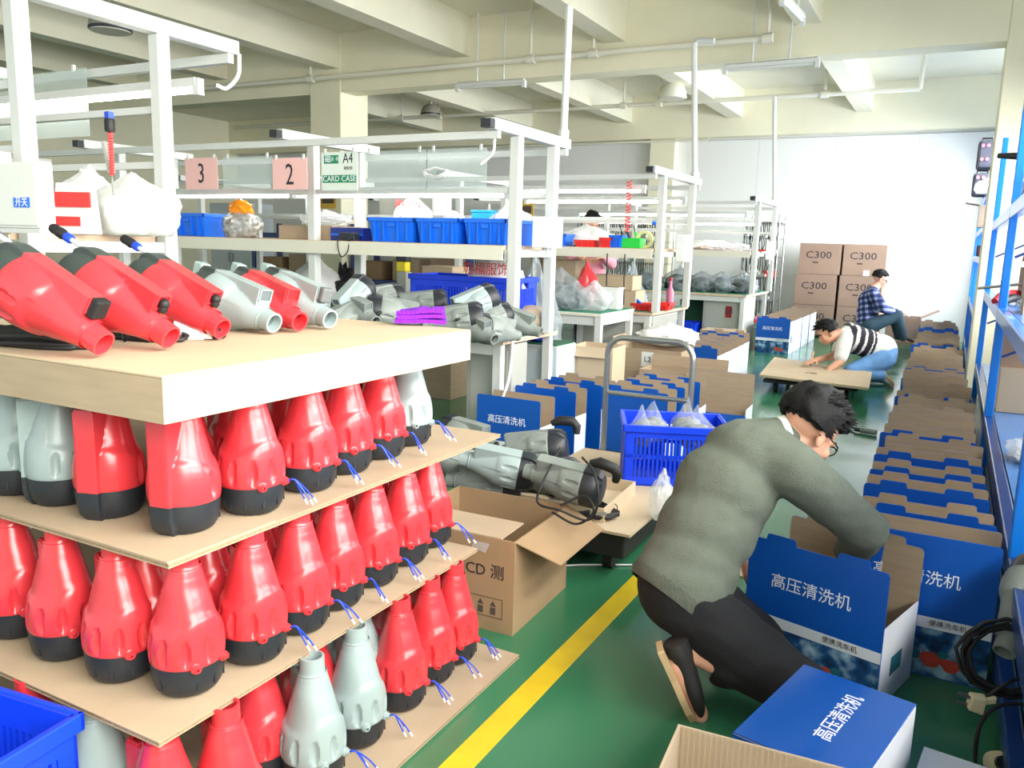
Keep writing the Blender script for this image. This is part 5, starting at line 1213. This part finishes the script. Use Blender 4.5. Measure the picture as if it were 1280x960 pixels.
carton('open kraft carton with a dark flap on the far rack', (.30, 10.7, 1.621), 0, .28, .36, .24, M_kraft, False, (('l', .14, 1.4),))
t = thing('black_camera_box', 'small black box on the far rack shelf', 'box', (.26, 10.6, 1.301)); MB().bx(-.08, .08, -.1, .1, 0, .12).obj('box_body', M_black, t, bevel=.01); MB().bx(-.06, .06, -.106, -.1005, .03, .09).obj('box_front', mat('dark_red_print', (110, 30, 40), .5), t)
bag('pale crumpled bag sticking out of the far rack', (.20, 10.25, 1.965), (.12, .12, .09), 94, M_poly, None, .1)
carton('pale carton on the lower far rack shelf', (.42, 10.3, .751), 0, .3, .4, .3, M_kraft_pale)
# cables, plug and used washers on the bottom shelf nearest to the camera
used(1262, 800, 2.2, 1300, 720, 2.3, 'dusty grey washer on the bottom rack shelf at the picture edge', 'old', 'black', (0, -1, .3))
t = coil('coil of black cable on the bottom rack shelf at the picture edge', (0, 0, 0), .12, .10, 6, .0055, 7); t.location = at(1258, 825, 2.16); t.rotation_euler = (radians(62), radians(-18), .3)
t2 = thing('mains_plug', 'ivory three-pin mains plug hanging from the coil at the rack foot', 'plug', at(1222, 878, 2.12)); t2.rotation_euler = (0, .12, .25)
MB().hexa([(-.022, -.016, -.022), (.016, -.016, -.026), (.016, .016, -.026), (-.022, .016, -.022), (-.022, -.016, .018), (.016, -.016, .022), (.016, .016, .022), (-.022, .016, .018)]).obj('plug_body', M_plug, t2, bevel=.005)
MB().hexa([(.016, -.008, .0), (.04, -.008, .012), (.04, .008, .012), (.016, .008, .0), (.016, -.008, .018), (.038, -.008, .028), (.038, .008, .028), (.016, .008, .018)]).obj('cord_neck', M_plug, t2, bevel=.003)
for y, z in ((-.008, .012), (.008, .008), (0, -.012)): MB().bx(-.046, -.0222, y-.0016, y+.0016, z-.004, z+.004).obj('pin', M_steel, t2)
cable('black flex from the hanging ivory plug back to the coil', [at(1232, 872, 2.12), at(1246, 862, 2.11), at(1268, 850, 2.12), at(1290, 846, 2.2)], .005)
cable('black flex sagging down the rack foot to the floor', [at(1290, 880, 2.15), at(1250, 882, 2.1), at(1228, 900, 2.08), at(1220, 930, 2.06), at(1219, 975, 2.05)], .005)
t = thing('round_connector', 'ivory and black round connector hanging at the rack foot', 'plug', at(1242, 955, 2.06)); t.rotation_euler = (.9, .3, .3)
MB().lathe([(.026, 0), (.03, .004), (.03, .03), (.024, .034)], 18).obj('shell', M_plug, t, 40); MB().lathe([(.018, .034), (.018, .044)], 14).obj('core', M_black, t, 40)
# ------------------------------------------------------------------ people
def capsule(mb, a, ra, b, rb, n=14):
    a = V(a); b = V(b); ax = b-a; L = ax.length
    if L < 1e-5: return ball(mb, a, (ra, ra, ra))
    z = ax/L; mt = frame_from(z, z.orthogonal()).to_4x4(); mt.translation = a
    pr_ = [(ra*cos(t), ra*sin(t)) for t in [-pi/2+.02+i*(pi/2)/4 for i in range(4)]]
    prof = [(max(r, .0005), h) for r, h in pr_] + [(ra, 0), (rb, L)] + [(max(rb*cos(t), .0005), L+rb*sin(t)) for t in [(i+1)*(pi/2-.02)/4 for i in range(4)]]
    mb.lathe(prof, n, 0, mt)
def ball(mb, c, r, rotm=None):
    vs, fs = ico(3); c = V(c)
    mb.add([((rotm @ V((v.x*r[0], v.y*r[1], v.z*r[2]))) if rotm is not None else V((v.x*r[0], v.y*r[1], v.z*r[2])))+c for v in vs], fs)
def fuse(mb, name, m, parent, vox, smooth=3, folds=0, ff=14, origin=(0, 0, 0), mfun=None, mats=None, sf=.5):
    """one continuous surface out of overlapping volumes"""
    o = mb.rot(Matrix.Identity(3), -V(origin)).obj(name, m)
    r = o.modifiers.new('r', 'REMESH'); r.mode = 'VOXEL'; r.voxel_size = vox; r.use_smooth_shade = True
    s_ = o.modifiers.new('s', 'SMOOTH'); s_.iterations = smooth; s_.factor = sf
    dg = bpy.context.evaluated_depsgraph_get(); me = bpy.data.meshes.new_from_object(o.evaluated_get(dg))
    old = o.data; o.modifiers.clear(); o.data = me; bpy.data.meshes.remove(old); me.name = name
    if folds:
        for v in me.vertices:
            p = v.co; q = noise.noise(p*ff)*.6+noise.noise(V((p.x*ff*.5+9, p.y*ff*.5, p.z*ff*1.9)))*.8
            v.co = p + v.normal*(folds*q)
    me.materials.clear()
    for mm in (mats or [m]): me.materials.append(mm)
    if mfun:
        for f in me.polygons: f.material_index = mfun(f.center)
    me.polygons.foreach_set('use_smooth', [True]*len(me.polygons)); me.update()
    o.parent = parent; return o
def hand(mb, wrist, direction, palm_n, size=1.0, curl=.5, side=1):
    """palm, four unequal bent fingers and a thumb that leaves the side of the palm"""
    d = V(direction).normalized(); n = V(palm_n); n = (n-d*n.dot(d)).normalized(); s_ = d.cross(n)*side
    w0 = V(wrist); L = .085*size
    for k in (-.027, -.009, .009, .027): capsule(mb, w0+s_*k*.7*size, .013*size, w0+d*L+s_*k*size, .0115*size, 10)
    tips = []
    for k, ln in ((-.029, .066), (-.010, .08), (.010, .084), (.029, .072)):
        p = w0+d*L+s_*k*size; dd = d.copy(); r = .0088*size
        for j in range(3):
            dd = (dd + n*curl*.62).normalized(); q = p+dd*ln*(.44, .32, .24)[j]*size
            capsule(mb, p, r, q, r*.9, 10); p, r = q, r*.9
        tips.append(p)
    p = w0+d*L*.32+s_*.026*size; q = p+(d*.55+s_*.7+n*.25).normalized()*.036*size; capsule(mb, p, .013*size, q, .0105*size, 10)
    q2 = q+(d*.8+s_*.25+n*.35).normalized()*.032*size; capsule(mb, q, .0105*size, q2, .009*size, 10)
    return tips
def head(mb, c, fwd, up, k=1.0):
    """skull, jaw, brow, nose, lips, chin and ears; c is the centre of the head"""
    f = V(fwd).normalized(); u = V(up); u = (u-f*u.dot(f)).normalized(); r = f.cross(u); R = Matrix((r, f, u)).transposed()
    P = lambda x, y, z: V(c) + (r*x + f*y + u*z)*k
    def B(x, y, z, a, b_, d): ball(mb, P(x, y, z), (a*k, b_*k, d*k), R)
    B(0, -.012, .035, .074, .094, .082); B(0, .03, -.035, .060, .062, .078); B(0, .045, -.085, .034, .036, .026)
    B(0, .02, -.06, .056, .056, .05)
    for s_ in (-1, 1):
        B(s_*.030, .070, .012, .024, .014, .010); B(s_*.040, .062, -.030, .022, .02, .022)
        B(s_*.076, -.008, -.012, .009, .017, .030); B(s_*.080, -.014, .004, .007, .018, .018); B(s_*.076, -.004, -.034, .008, .010, .011)
    capsule(mb, P(0, .080, .008), .009*k, P(0, .102, -.030), .0125*k, 10); B(-.011, .092, -.034, .009, .010, .008); B(.011, .092, -.034, .009, .010, .008)
    B(0, .086, -.058, .024, .010, .006); B(0, .083, -.069, .021, .010, .007)
    return P, R
def eyes(P, parent, k=1.0, o=(0, 0, 0)):
    for s_ in (-1, 1):
        e = MB(); ball(e, P(s_*.030, .066, -.006)-V(o), (.012*k, .012*k, .0085*k)); e.obj('eye', mat('eye_white', (226, 220, 214), .3), parent, 60)
        b_ = MB(); ball(b_, P(s_*.030, .0775, -.006)-V(o), (.0045*k, .0025*k, .0048*k)); b_.obj('iris', M_black, parent, 60)
        w_ = MB(); w_.tube([P(s_*.012, .086, .016)-V(o), P(s_*.030, .086, .022)-V(o), P(s_*.050, .070, .016)-V(o)], .0045*k, 6); w_.obj('eyebrow', M_hair, parent, 60)
def hair(P, R, name, parent, o, seed, k=1.0, spike=.03, front=.55, low=-.05, n=420, m=None, amp=.012):
    mb = MB(); rr = random.Random(seed); vs, fs = ico(4); keep = {}
    out = []
    for i, v in enumerate(vs):          # a cap over the skull, pulled in where there is no hair
        ok = v.z > (low*10 if v.y < .1 else (.15 if v.y < front else .5)) 
        t = noise.noise(v*2.6+V((seed, 0, 0)))
        g = 1.0+ (amp/.09)*(t+1) if ok else .86
        q = P(v.x*.079*g, -.014+v.y*.097*g, .036+v.z*.089*g); out.append(q-V(o))
    mb.add(out, fs)
    for i in range(n):
        a = rr.random()*2*pi; zz = -.42+1.4*rr.random()
        if zz > .98: continue
        v = V((cos(a)*math.sqrt(max(0, 1-zz*zz)), sin(a)*math.sqrt(max(0, 1-zz*zz)), zz))
        if v.z < (low*10 if v.y < .1 else (.15 if v.y < front else .5)): continue
        b_ = P(v.x*.077, -.014+v.y*.095, .036+v.z*.087)
        dv = (R @ V((v.x*.7+.5*(rr.random()-.5), v.y*.5+.55, v.z*.6+.25*(rr.random()))))*k
        L = spike*(.5+.9*rr.random())*(1.25 if v.z > .4 else .7)
        e = b_ + dv.normalized()*L + V((0, 0, -.2*L))
        mb.tube([b_-V(o), b_.lerp(e, .55)-V(o), e-V(o)], [.009*k, .006*k, .0008], 5)
    return mb.obj(name, m or M_hair, parent, 50)

# ---- the man kneeling in front, packing the blue carton
M_sweater = mat('grey_green_knit', (96, 103, 92), .95, var=.08, scale=30, bump=.35, bscale=210)
M_trouser = mat('black_cloth', (20, 21, 25), .9, bump=.15, bscale=120)
M_shoe = mat('black_shoe', (34, 32, 32), .7); M_sole = mat('tan_sole', (190, 164, 122), .7)
D0 = 2.30
toe = at(874, 893, D0); heel = at(834, 806, D0-.02); ank = at(862, 812, D0-.0)
pel = at(856, 722, 2.40); chest = at(905, 612, 2.47); upper = at(934, 565, 2.47); neck = at(985, 545, 2.48); hd = at(1011, 538, 2.47)
shR = at(992, 588, 2.36); elR = at(1082, 662, 2.38); wrR = at(1058, 700, 2.62)
shL = at(914, 566, 2.58); elL = at(935, 640, 2.72); wrL = at(925, 690, 2.66)
hipR = at(852, 752, 2.34); knR = at(1010, 868, 2.22); hipL = at(860, 740, 2.50); knL = at(950, 800, 2.56); ankL = at(900, 868, 2.5)
base = V((pel.x, pel.y, 0))
man = thing('person', 'man with short black hair and glasses, grey-green sweater, kneeling and packing a blue carton', 'person', base)
b = MB()
fwd = (V((.62, .72, -.80))).normalized(); up = V((.5, .5, 1))
P, R = head(b, hd, fwd, up, .97)
capsule(b, neck.lerp(upper, .3), .058, hd-up.normalized()*.05, .050)
capsule(b, pel, .10, chest, .10); capsule(b, chest, .10, upper, .085); capsule(b, upper, .075, neck, .056)
for sh, el, wr in ((shR, elR, wrR), (shL, elL, wrL)):
    capsule(b, upper, .06, sh, .05); capsule(b, sh, .052, el, .042); capsule(b, el, .041, wr, .027)
for hp, kn, an in ((hipR, knR, ank), (hipL, knL, ankL)):
    capsule(b, pel, .10, hp, .09); capsule(b, hp, .085, kn, .056); capsule(b, kn, .055, an, .036)
capsule(b, ank, .034, heel.lerp(toe, .3), .034); capsule(b, heel.lerp(toe, .3), .034, toe, .026)
capsule(b, ankL, .036, ankL+V((.14, .10, -.03)), .032)
hand(b, wrR, V((-.05, .35, -.35)), V((-.5, .3, -.6)), 1.0, .45, 1); hand(b, wrL, V((.35, .25, -.35)), V((.2, .4, -.6)), 1.0, .4, -1)
fuse(b, 'body', M_skin, man, .0055, 2, origin=base, sf=.4)
# sweater
s_ = MB(); sp = (neck-pel).normalized(); side = (shR-shL).normalized()
Rt = frame_from(sp, side.cross(sp))
ball(s_, pel.lerp(chest, .12), (.150, .135, .14), Rt); ball(s_, pel.lerp(chest, .55), (.155, .135, .17), Rt); ball(s_, chest, (.168, .138, .15), Rt); ball(s_, upper+V((0, 0, -.02)), (.160, .115, .11), Rt)
capsule(s_, upper, .10, neck.lerp(upper, .22), .072)
for sh, el, wr in ((shR, elR, wrR), (shL, elL, wrL)):
    capsule(s_, upper.lerp(sh, .25), .105, sh, .083); capsule(s_, sh, .083, sh.lerp(el, .55), .074); capsule(s_, sh.lerp(el, .5), .074, el, .066); capsule(s_, el, .066, el.lerp(wr, .75), .050)
    for k in (.35, .55, .72): q = el.lerp(wr, k); ball(s_, q, (.055, .055, .03), frame_from(wr-el, up))
ball(s_, pel.lerp(chest, -.12), (.158, .146, .13), Rt); capsule(s_, hipR+sp*.05, .112, pel+sp*.05, .13)
M_rib = mat('ribbed_knit_hem', (84, 90, 80), .95, bump=.5, bscale=90, stretch=(1, 1, .15))
hem0 = pel-base
sw = fuse(s_, 'sweater', M_sweater, man, .010, 5, .0045, 17, base, lambda c: 1 if (c-hem0).dot(sp) < -.045 else 0, [M_sweater, M_rib])
bm = bmesh.new(); bm.from_mesh(sw.data)         # the knit ends in a clean hem below the waist
bmesh.ops.bisect_plane(bm, geom=bm.verts[:]+bm.edges[:]+bm.faces[:], plane_co=hem0-sp*.082, plane_no=sp, clear_inner=True)
bm.to_mesh(sw.data); bm.free()
c_ = MB(); mt = frame_from(hd-neck, up).to_4x4(); mt.translation = neck.lerp(upper, .12) - base + (hd-neck)*.1
c_.lathe([(.064, -.012), (.068, 0), (.066, .016), (.061, .018), (.060, -.004)], 32, 0, mt, False, False); c_.obj('shirt_collar', M_white, man, 60)
# trousers
t_ = MB(); ball(t_, pel.lerp(hipR, .3)+V((0, 0, -.02)), (.150, .138, .125), Rt)
for hp, kn, an in ((hipR, knR, ank), (hipL, knL, ankL)):
    capsule(t_, hp, .094, kn, .078); capsule(t_, hp.lerp(kn, .3), .104, kn, .08); capsule(t_, kn, .078, kn.lerp(an, .66 if an is ank else .92), .056)
fuse(t_, 'trousers', M_trouser, man, .010, 4, .005, 13, base)
def shoe(he, to, sole_n, parent, o, ms=None):
    he = V(he)-V(o); to = V(to)-V(o); ax = (to-he).normalized(); n = V(sole_n); n = (n-ax*n.dot(ax)).normalized(); x = n.cross(ax); L = (to-he).length
    rings = []; mb = MB(); so = MB()
    prof = [(-.02, .030, .055), (0, .037, .066), (.2, .036, .062), (.4, .034, .052), (.65, .044, .045), (.85, .042, .036), (1.0, .024, .026), (1.05, .006, .012)]
    n_ = 16
    for t0, hw, hh in prof:
        c0 = he+ax*(L*t0)
        rings.append([c0 + x*(hw*cos(2*pi*j/n_)) + n*(-hh*.5*(1) - hh*.62*sin(2*pi*j/n_)*(1 if sin(2*pi*j/n_) > 0 else .8) + .01) for j in range(n_)])
    vs = [p for g in rings for p in g]; k = len(rings)
    fs = [(i*n_+j, i*n_+(j+1) % n_, (i+1)*n_+(j+1) % n_, (i+1)*n_+j) for i in range(k-1) for j in range(n_)] + [tuple(range(n_-1, -1, -1)), tuple((k-1)*n_+j for j in range(n_))]
    mb.add(vs, fs)
    ol = [he+ax*(L*t0)+x*hw*1.04 for t0, hw, hh in prof] + [he+ax*(L*t0)-x*hw*1.04 for t0, hw, hh in reversed(prof)]
    so.poly([p+n*.012 for p in ol], .018)
    sh = mb.obj('shoe', ms or M_shoe, parent, 60); so.obj('sole', M_sole, sh)
vv = V((-.85, -.35, .1)); shoe(heel, toe, vv, man, base); shoe(ankL+V((-.04, -.03, -.05)), ankL+V((.19, .13, -.06)), V((0, 0, -1)), man, base)
hair(P, R, 'hair', man, base, 3, 1.0, .028, .82, -.035, 1500, amp=.020)
eyes(P, man, .97, base)
g = MB(); o_ = base
for s__ in (-1, 1):
    g.tube([P(s__*.032+.021*cos(a), .090-.02*abs(cos(a))*0, -.006+.016*sin(a))-o_ for a in [i*pi/7 for i in range(15)]], .0022, 6)
    g.tube([P(s__*.053, .090, .002)-o_, P(s__*.079, .06, .004)-o_, P(s__*.083, -.012, .006)-o_, P(s__*.080, -.024, -.012)-o_], .0024, 6)
g.tube([P(-.011, .092, -.002)-o_, P(.011, .092, -.002)-o_], .0022, 6)
gl = g.obj('glasses', M_rubber, man, 60)
for s__ in (-1, 1):
    q = MB(); q.poly([P(s__*.032+.020*cos(a), .0905, -.006+.015*sin(a))-o_ for a in [i*pi/7 for i in range(14)]], .0008); q.obj('lens', M_glass, gl)

# ---- the man in the striped shirt, kneeling and writing on the cardboard
def fig(label, J, mats, hk=1.0, fwd=(1, 0, 0), up=(0, 0, 1), seed=5, vox=.014, shirt_fun=None, shirt_mats=None, sleeves='short', shoes=True, spk=.03, hands=True, legs=True, gl=False):
    base = V((J['pel'].x, J['pel'].y, 0)); t = thing('person', label, 'person', base); b = MB()
    P, R = head(b, J['head'], fwd, up, hk); u = V(up).normalized()
    capsule(b, J['neck'].lerp(J['chest'], .2), .058, J['head']-u*.05, .050); capsule(b, J['pel'], .12, J['chest'], .125); capsule(b, J['chest'], .11, J['neck'], .06)
    for s_ in 'RL':
        capsule(b, J['chest'].lerp(J['neck'], .5), .07, J['sh'+s_], .058); capsule(b, J['sh'+s_], .052, J['el'+s_], .042); capsule(b, J['el'+s_], .041, J['wr'+s_], .028)
        if hands: hand(b, J['wr'+s_], J.get('hd'+s_, J['wr'+s_]-J['el'+s_]), V((0, 0, -1)) + V(fwd)*.1, 1.0, .35, 1 if s_ == 'R' else -1)
        if legs: capsule(b, J['hip'+s_], .09, J['kn'+s_], .058); capsule(b, J['kn'+s_], .056, J['an'+s_], .038); capsule(b, J['an'+s_], .038, J['to'+s_], .03)
    fuse(b, 'body', M_skin, t, .008, 2, origin=base, sf=.4)
    q = MB(); sp = (J['neck']-J['pel']).normalized(); Rt = frame_from(sp, (J['shR']-J['shL']).cross(sp))
    ball(q, J['pel'].lerp(J['chest'], .1), (.165, .14, .14), Rt); ball(q, J['pel'].lerp(J['chest'], .6), (.168, .142, .18), Rt); ball(q, J['chest'], (.172, .142, .16), Rt); capsule(q, J['chest'], .125, J['neck'].lerp(J['chest'], .2), .075)
    for s_ in 'RL':
        m_ = J['sh'+s_].lerp(J['el'+s_], .72); capsule(q, J['chest'].lerp(J['neck'], .45), .10, J['sh'+s_], .080); capsule(q, J['sh'+s_], .080, m_, .072)
        if sleeves == 'long': capsule(q, m_, .070, J['el'+s_], .064); capsule(q, J['el'+s_], .062, J['el'+s_].lerp(J['wr'+s_], .9), .044)
    fuse(q, 'shirt', mats[0], t, vox, 4, .005, 14, base, shirt_fun(base) if shirt_fun else None, shirt_mats)
    if legs:
        q = MB(); ball(q, J['pel'].lerp(J['hipR'].lerp(J['hipL'], .5), .7), (.175, .16, .12), Rt)
        for s_ in 'RL': capsule(q, J['hip'+s_], .112, J['kn'+s_], .075); capsule(q, J['kn'+s_], .074, J['kn'+s_].lerp(J['an'+s_], .93), .056)
        fuse(q, 'trousers', mats[1], t, vox, 4, .005, 14, base)
        for s_ in 'RL':
            a, c = J['an'+s_], J['to'+s_]; shoe(a-(c-a)*.35, c, J.get('sole'+s_, V((0, 0, -1))), t, base, mat('grey_sneaker', (150, 156, 166), .7) if sleeves == 'short' else None)
    hair(P, R, 'hair', t, base, seed, hk, spk*.7, .6, -.03, 260, amp=.015)
    eyes(P, t, hk, base)
    if gl:
        g = MB()
        for s__ in (-1, 1): g.tube([P(s__*.032+.021*cos(a), .090, -.006+.016*sin(a))-base for a in [i*pi/6 for i in range(13)]], .003, 5); g.tube([P(s__*.053, .09, .002)-base, P(s__*.083, -.012, .006)-base], .003, 5)
        g.obj('glasses', M_rubber, t, 60)
    return t
dm = 8.2
A = lambda x, y, d=dm: at(x, y, d)
J = dict(pel=A(1106, 437), chest=A(1070, 425), neck=A(1050, 418), head=A(1034, 416, dm-.05), shR=A(1062, 413, dm+.17), shL=A(1056, 428, dm-.17), elR=A(1043, 445, dm+.1), elL=A(1050, 452, dm-.2), wrR=A(1020, 450, dm-.05), wrL=A(1036, 462, dm-.22),
         hipR=A(1104, 446, dm+.1), hipL=A(1104, 450, dm-.1), knR=A(1068, 466, dm+.08), knL=A(1064, 464, dm-.14), anR=A(1104, 473, dm+.1), anL=A(1104, 470, dm-.12), toR=A(1113, 478, dm+.1), toL=A(1114, 482, dm-.12))
J['soleR'] = J['soleL'] = V((.9, .4, .3))
M_tee = mat('white_jersey', (226, 226, 222), .85); M_stripe = mat('dark_stripe_jersey', (34, 32, 44), .85); M_jean = mat('blue_denim', (104, 152, 206), .9, var=.2, scale=9, bump=.2, bscale=60)
def stripes(base):
    a = J['neck']-base; ax = (J['pel']-J['neck']).normalized()
    def fn(c):
        s_ = (c-a).dot(ax)
        for k in (.06, .145, .225): 
            if k < s_ < k+.052: return 1
        if .29 < s_ < .315: return 1
        return 0
    return fn
fig('man in a white shirt with dark stripes and blue jeans, kneeling and writing on cardboard', J, (M_tee, M_jean), .98, (-.75, -.38, -.55), (-.35, -.15, 1), 8, .011, stripes, [M_tee, M_stripe], 'short', spk=.055)
t = thing('marker_pen', 'pale marker pen in the hand of the man in the striped shirt', 'pen', A(1014, 448, dm-.06)); MB().tube([(0, 0, -.05), (.015, 0, .07)], .011, 8).obj('pen_body', mat('pale_pen', (220, 190, 160), .4), t, 50); MB().tube([(-.004, 0, -.075), (0, 0, -.05)], [.004, .009], 8).obj('pen_tip', M_black, t, 50)
# ---- the man in the plaid shirt sitting by the back wall
dm3 = 11.3
A = lambda x, y, d=dm3: at(x, y, d)
J3 = dict(pel=A(1083, 406), chest=A(1086, 376), neck=A(1093, 360), head=A(1100, 349), shR=A(1091, 367, dm3-.19), shL=A(1092, 367, dm3+.19), elR=A(1104, 386, dm3-.24), elL=A(1104, 386, dm3+.2), wrR=A(1120, 392, dm3-.1), wrL=A(1122, 390, dm3+.1),
          hipR=A(1086, 408, dm3-.1), hipL=A(1086, 408, dm3+.1), knR=A(1122, 394, dm3-.14), knL=A(1118, 396, dm3+.12), anR=A(1129, 425, dm3-.12), anL=A(1124, 424, dm3+.12), toR=A(1143, 428, dm3-.14), toL=A(1138, 427, dm3+.1))
def plaid_mat():
    m = bpy.data.materials.new('blue_plaid_cloth'); m.use_nodes = True; nt = m.node_tree; b = nt.nodes['Principled BSDF']; b.inputs['Roughness'].default_value = .9
    tc = nt.nodes.new('ShaderNodeTexCoord'); sx = nt.nodes.new('ShaderNodeSeparateXYZ'); mp = nt.nodes.new('ShaderNodeMapping'); mp.inputs['Rotation'].default_value = (.2, .15, .5)
    nt.links.new(tc.outputs['Object'], mp.inputs['Vector']); nt.links.new(mp.outputs['Vector'], sx.inputs[0])
    outs = []
    for ax, f in (('X', 13), ('Z', 13)):
        mu = nt.nodes.new('ShaderNodeMath'); mu.operation = 'MULTIPLY'; mu.inputs[1].default_value = f; nt.links.new(sx.outputs[ax], mu.inputs[0])
        fr = nt.nodes.new('ShaderNodeMath'); fr.operation = 'FRACT'; nt.links.new(mu.outputs[0], fr.inputs[0])
        gt = nt.nodes.new('ShaderNodeMath'); gt.operation = 'GREATER_THAN'; gt.inputs[1].default_value = .45; nt.links.new(fr.outputs[0], gt.inputs[0]); outs.append(gt)
    ad = nt.nodes.new('ShaderNodeMath'); ad.operation = 'ADD'; nt.links.new(outs[0].outputs[0], ad.inputs[0]); nt.links.new(outs[1].outputs[0], ad.inputs[1])
    hf = nt.nodes.new('ShaderNodeMath'); hf.operation = 'MULTIPLY'; hf.inputs[1].default_value = .5; nt.links.new(ad.outputs[0], hf.inputs[0])
    r = nt.nodes.new('ShaderNodeValToRGB'); r.color_ramp.interpolation = 'CONSTANT'; e = r.color_ramp.elements; e[0].position = 0; e[0].color = (*lin((150, 156, 180)), 1); e[1].position = .75; e[1].color = (*lin((22, 28, 58)), 1); x = e.new(.3); x.color = (*lin((60, 76, 130)), 1)
    nt.links.new(hf.outputs[0], r.inputs['Fac']); nt.links.new(r.outputs['Color'], b.inputs['Base Color']); return m
M_dkjean = mat('dark_teal_denim', (44, 70, 82), .9, var=.15, scale=9)
fig('man in a dark plaid shirt sitting by the C300 cartons', J3, (plaid_mat(), M_dkjean), .98, (.85, .25, -.35), (.2, .1, 1), 11, .014, None, None, 'long', spk=.025, gl=True)
t = thing('low_stool', 'low stool under the man in plaid', 'stool', (J3['pel'].x, J3['pel'].y, 0)); hs = max(.08, J3['pel'].z-.15)
MB().bx(-.16, .16, -.16, .16, hs-.03, hs).obj('seat', M_kraft_dark, t, bevel=.008)
for a in (-1, 1):
    for c in (-1, 1): MB().bx(a*.13-.015, a*.13+.015, c*.13-.015, c*.13+.015, 0, hs-.03).obj('leg', M_kraft_dark, t)
# ---- the worker behind the middle bench
dw = 8.85
A = lambda x, y, d=dw: at(x, y, d)
Jw = dict(pel=A(737, 380), chest=A(737, 316), neck=A(738, 292), head=A(740, 279), shR=A(718, 305), shL=A(757, 305), elR=A(714, 330, dw-.1), elL=A(764, 330, dw-.1), wrR=A(728, 322, dw-.28), wrL=A(754, 322, dw-.28), hdR=V((.3, -1, 0)), hdL=V((-.3, -1, 0)),
          hipR=A(728, 384), hipL=A(746, 384), knR=A(727, 425, dw-.05), knL=A(748, 425, dw-.05), anR=A(727, 470, dw), anL=A(748, 470, dw), toR=A(727, 478, dw-.15), toL=A(748, 478, dw-.15))
for kk in ('anR', 'anL', 'toR', 'toL'): Jw[kk].z = .07 if kk[0] == 'a' else .035
fig('worker with black hair in a pink top behind the middle bench', Jw, (mat('pink_cloth', (222, 150, 166), .9, var=.1), mat('plum_cloth', (92, 56, 92), .9)), .97, (.55, -.5, -.45), (.1, -.1, 1), 14, .014, None, None, 'long', spk=.03)
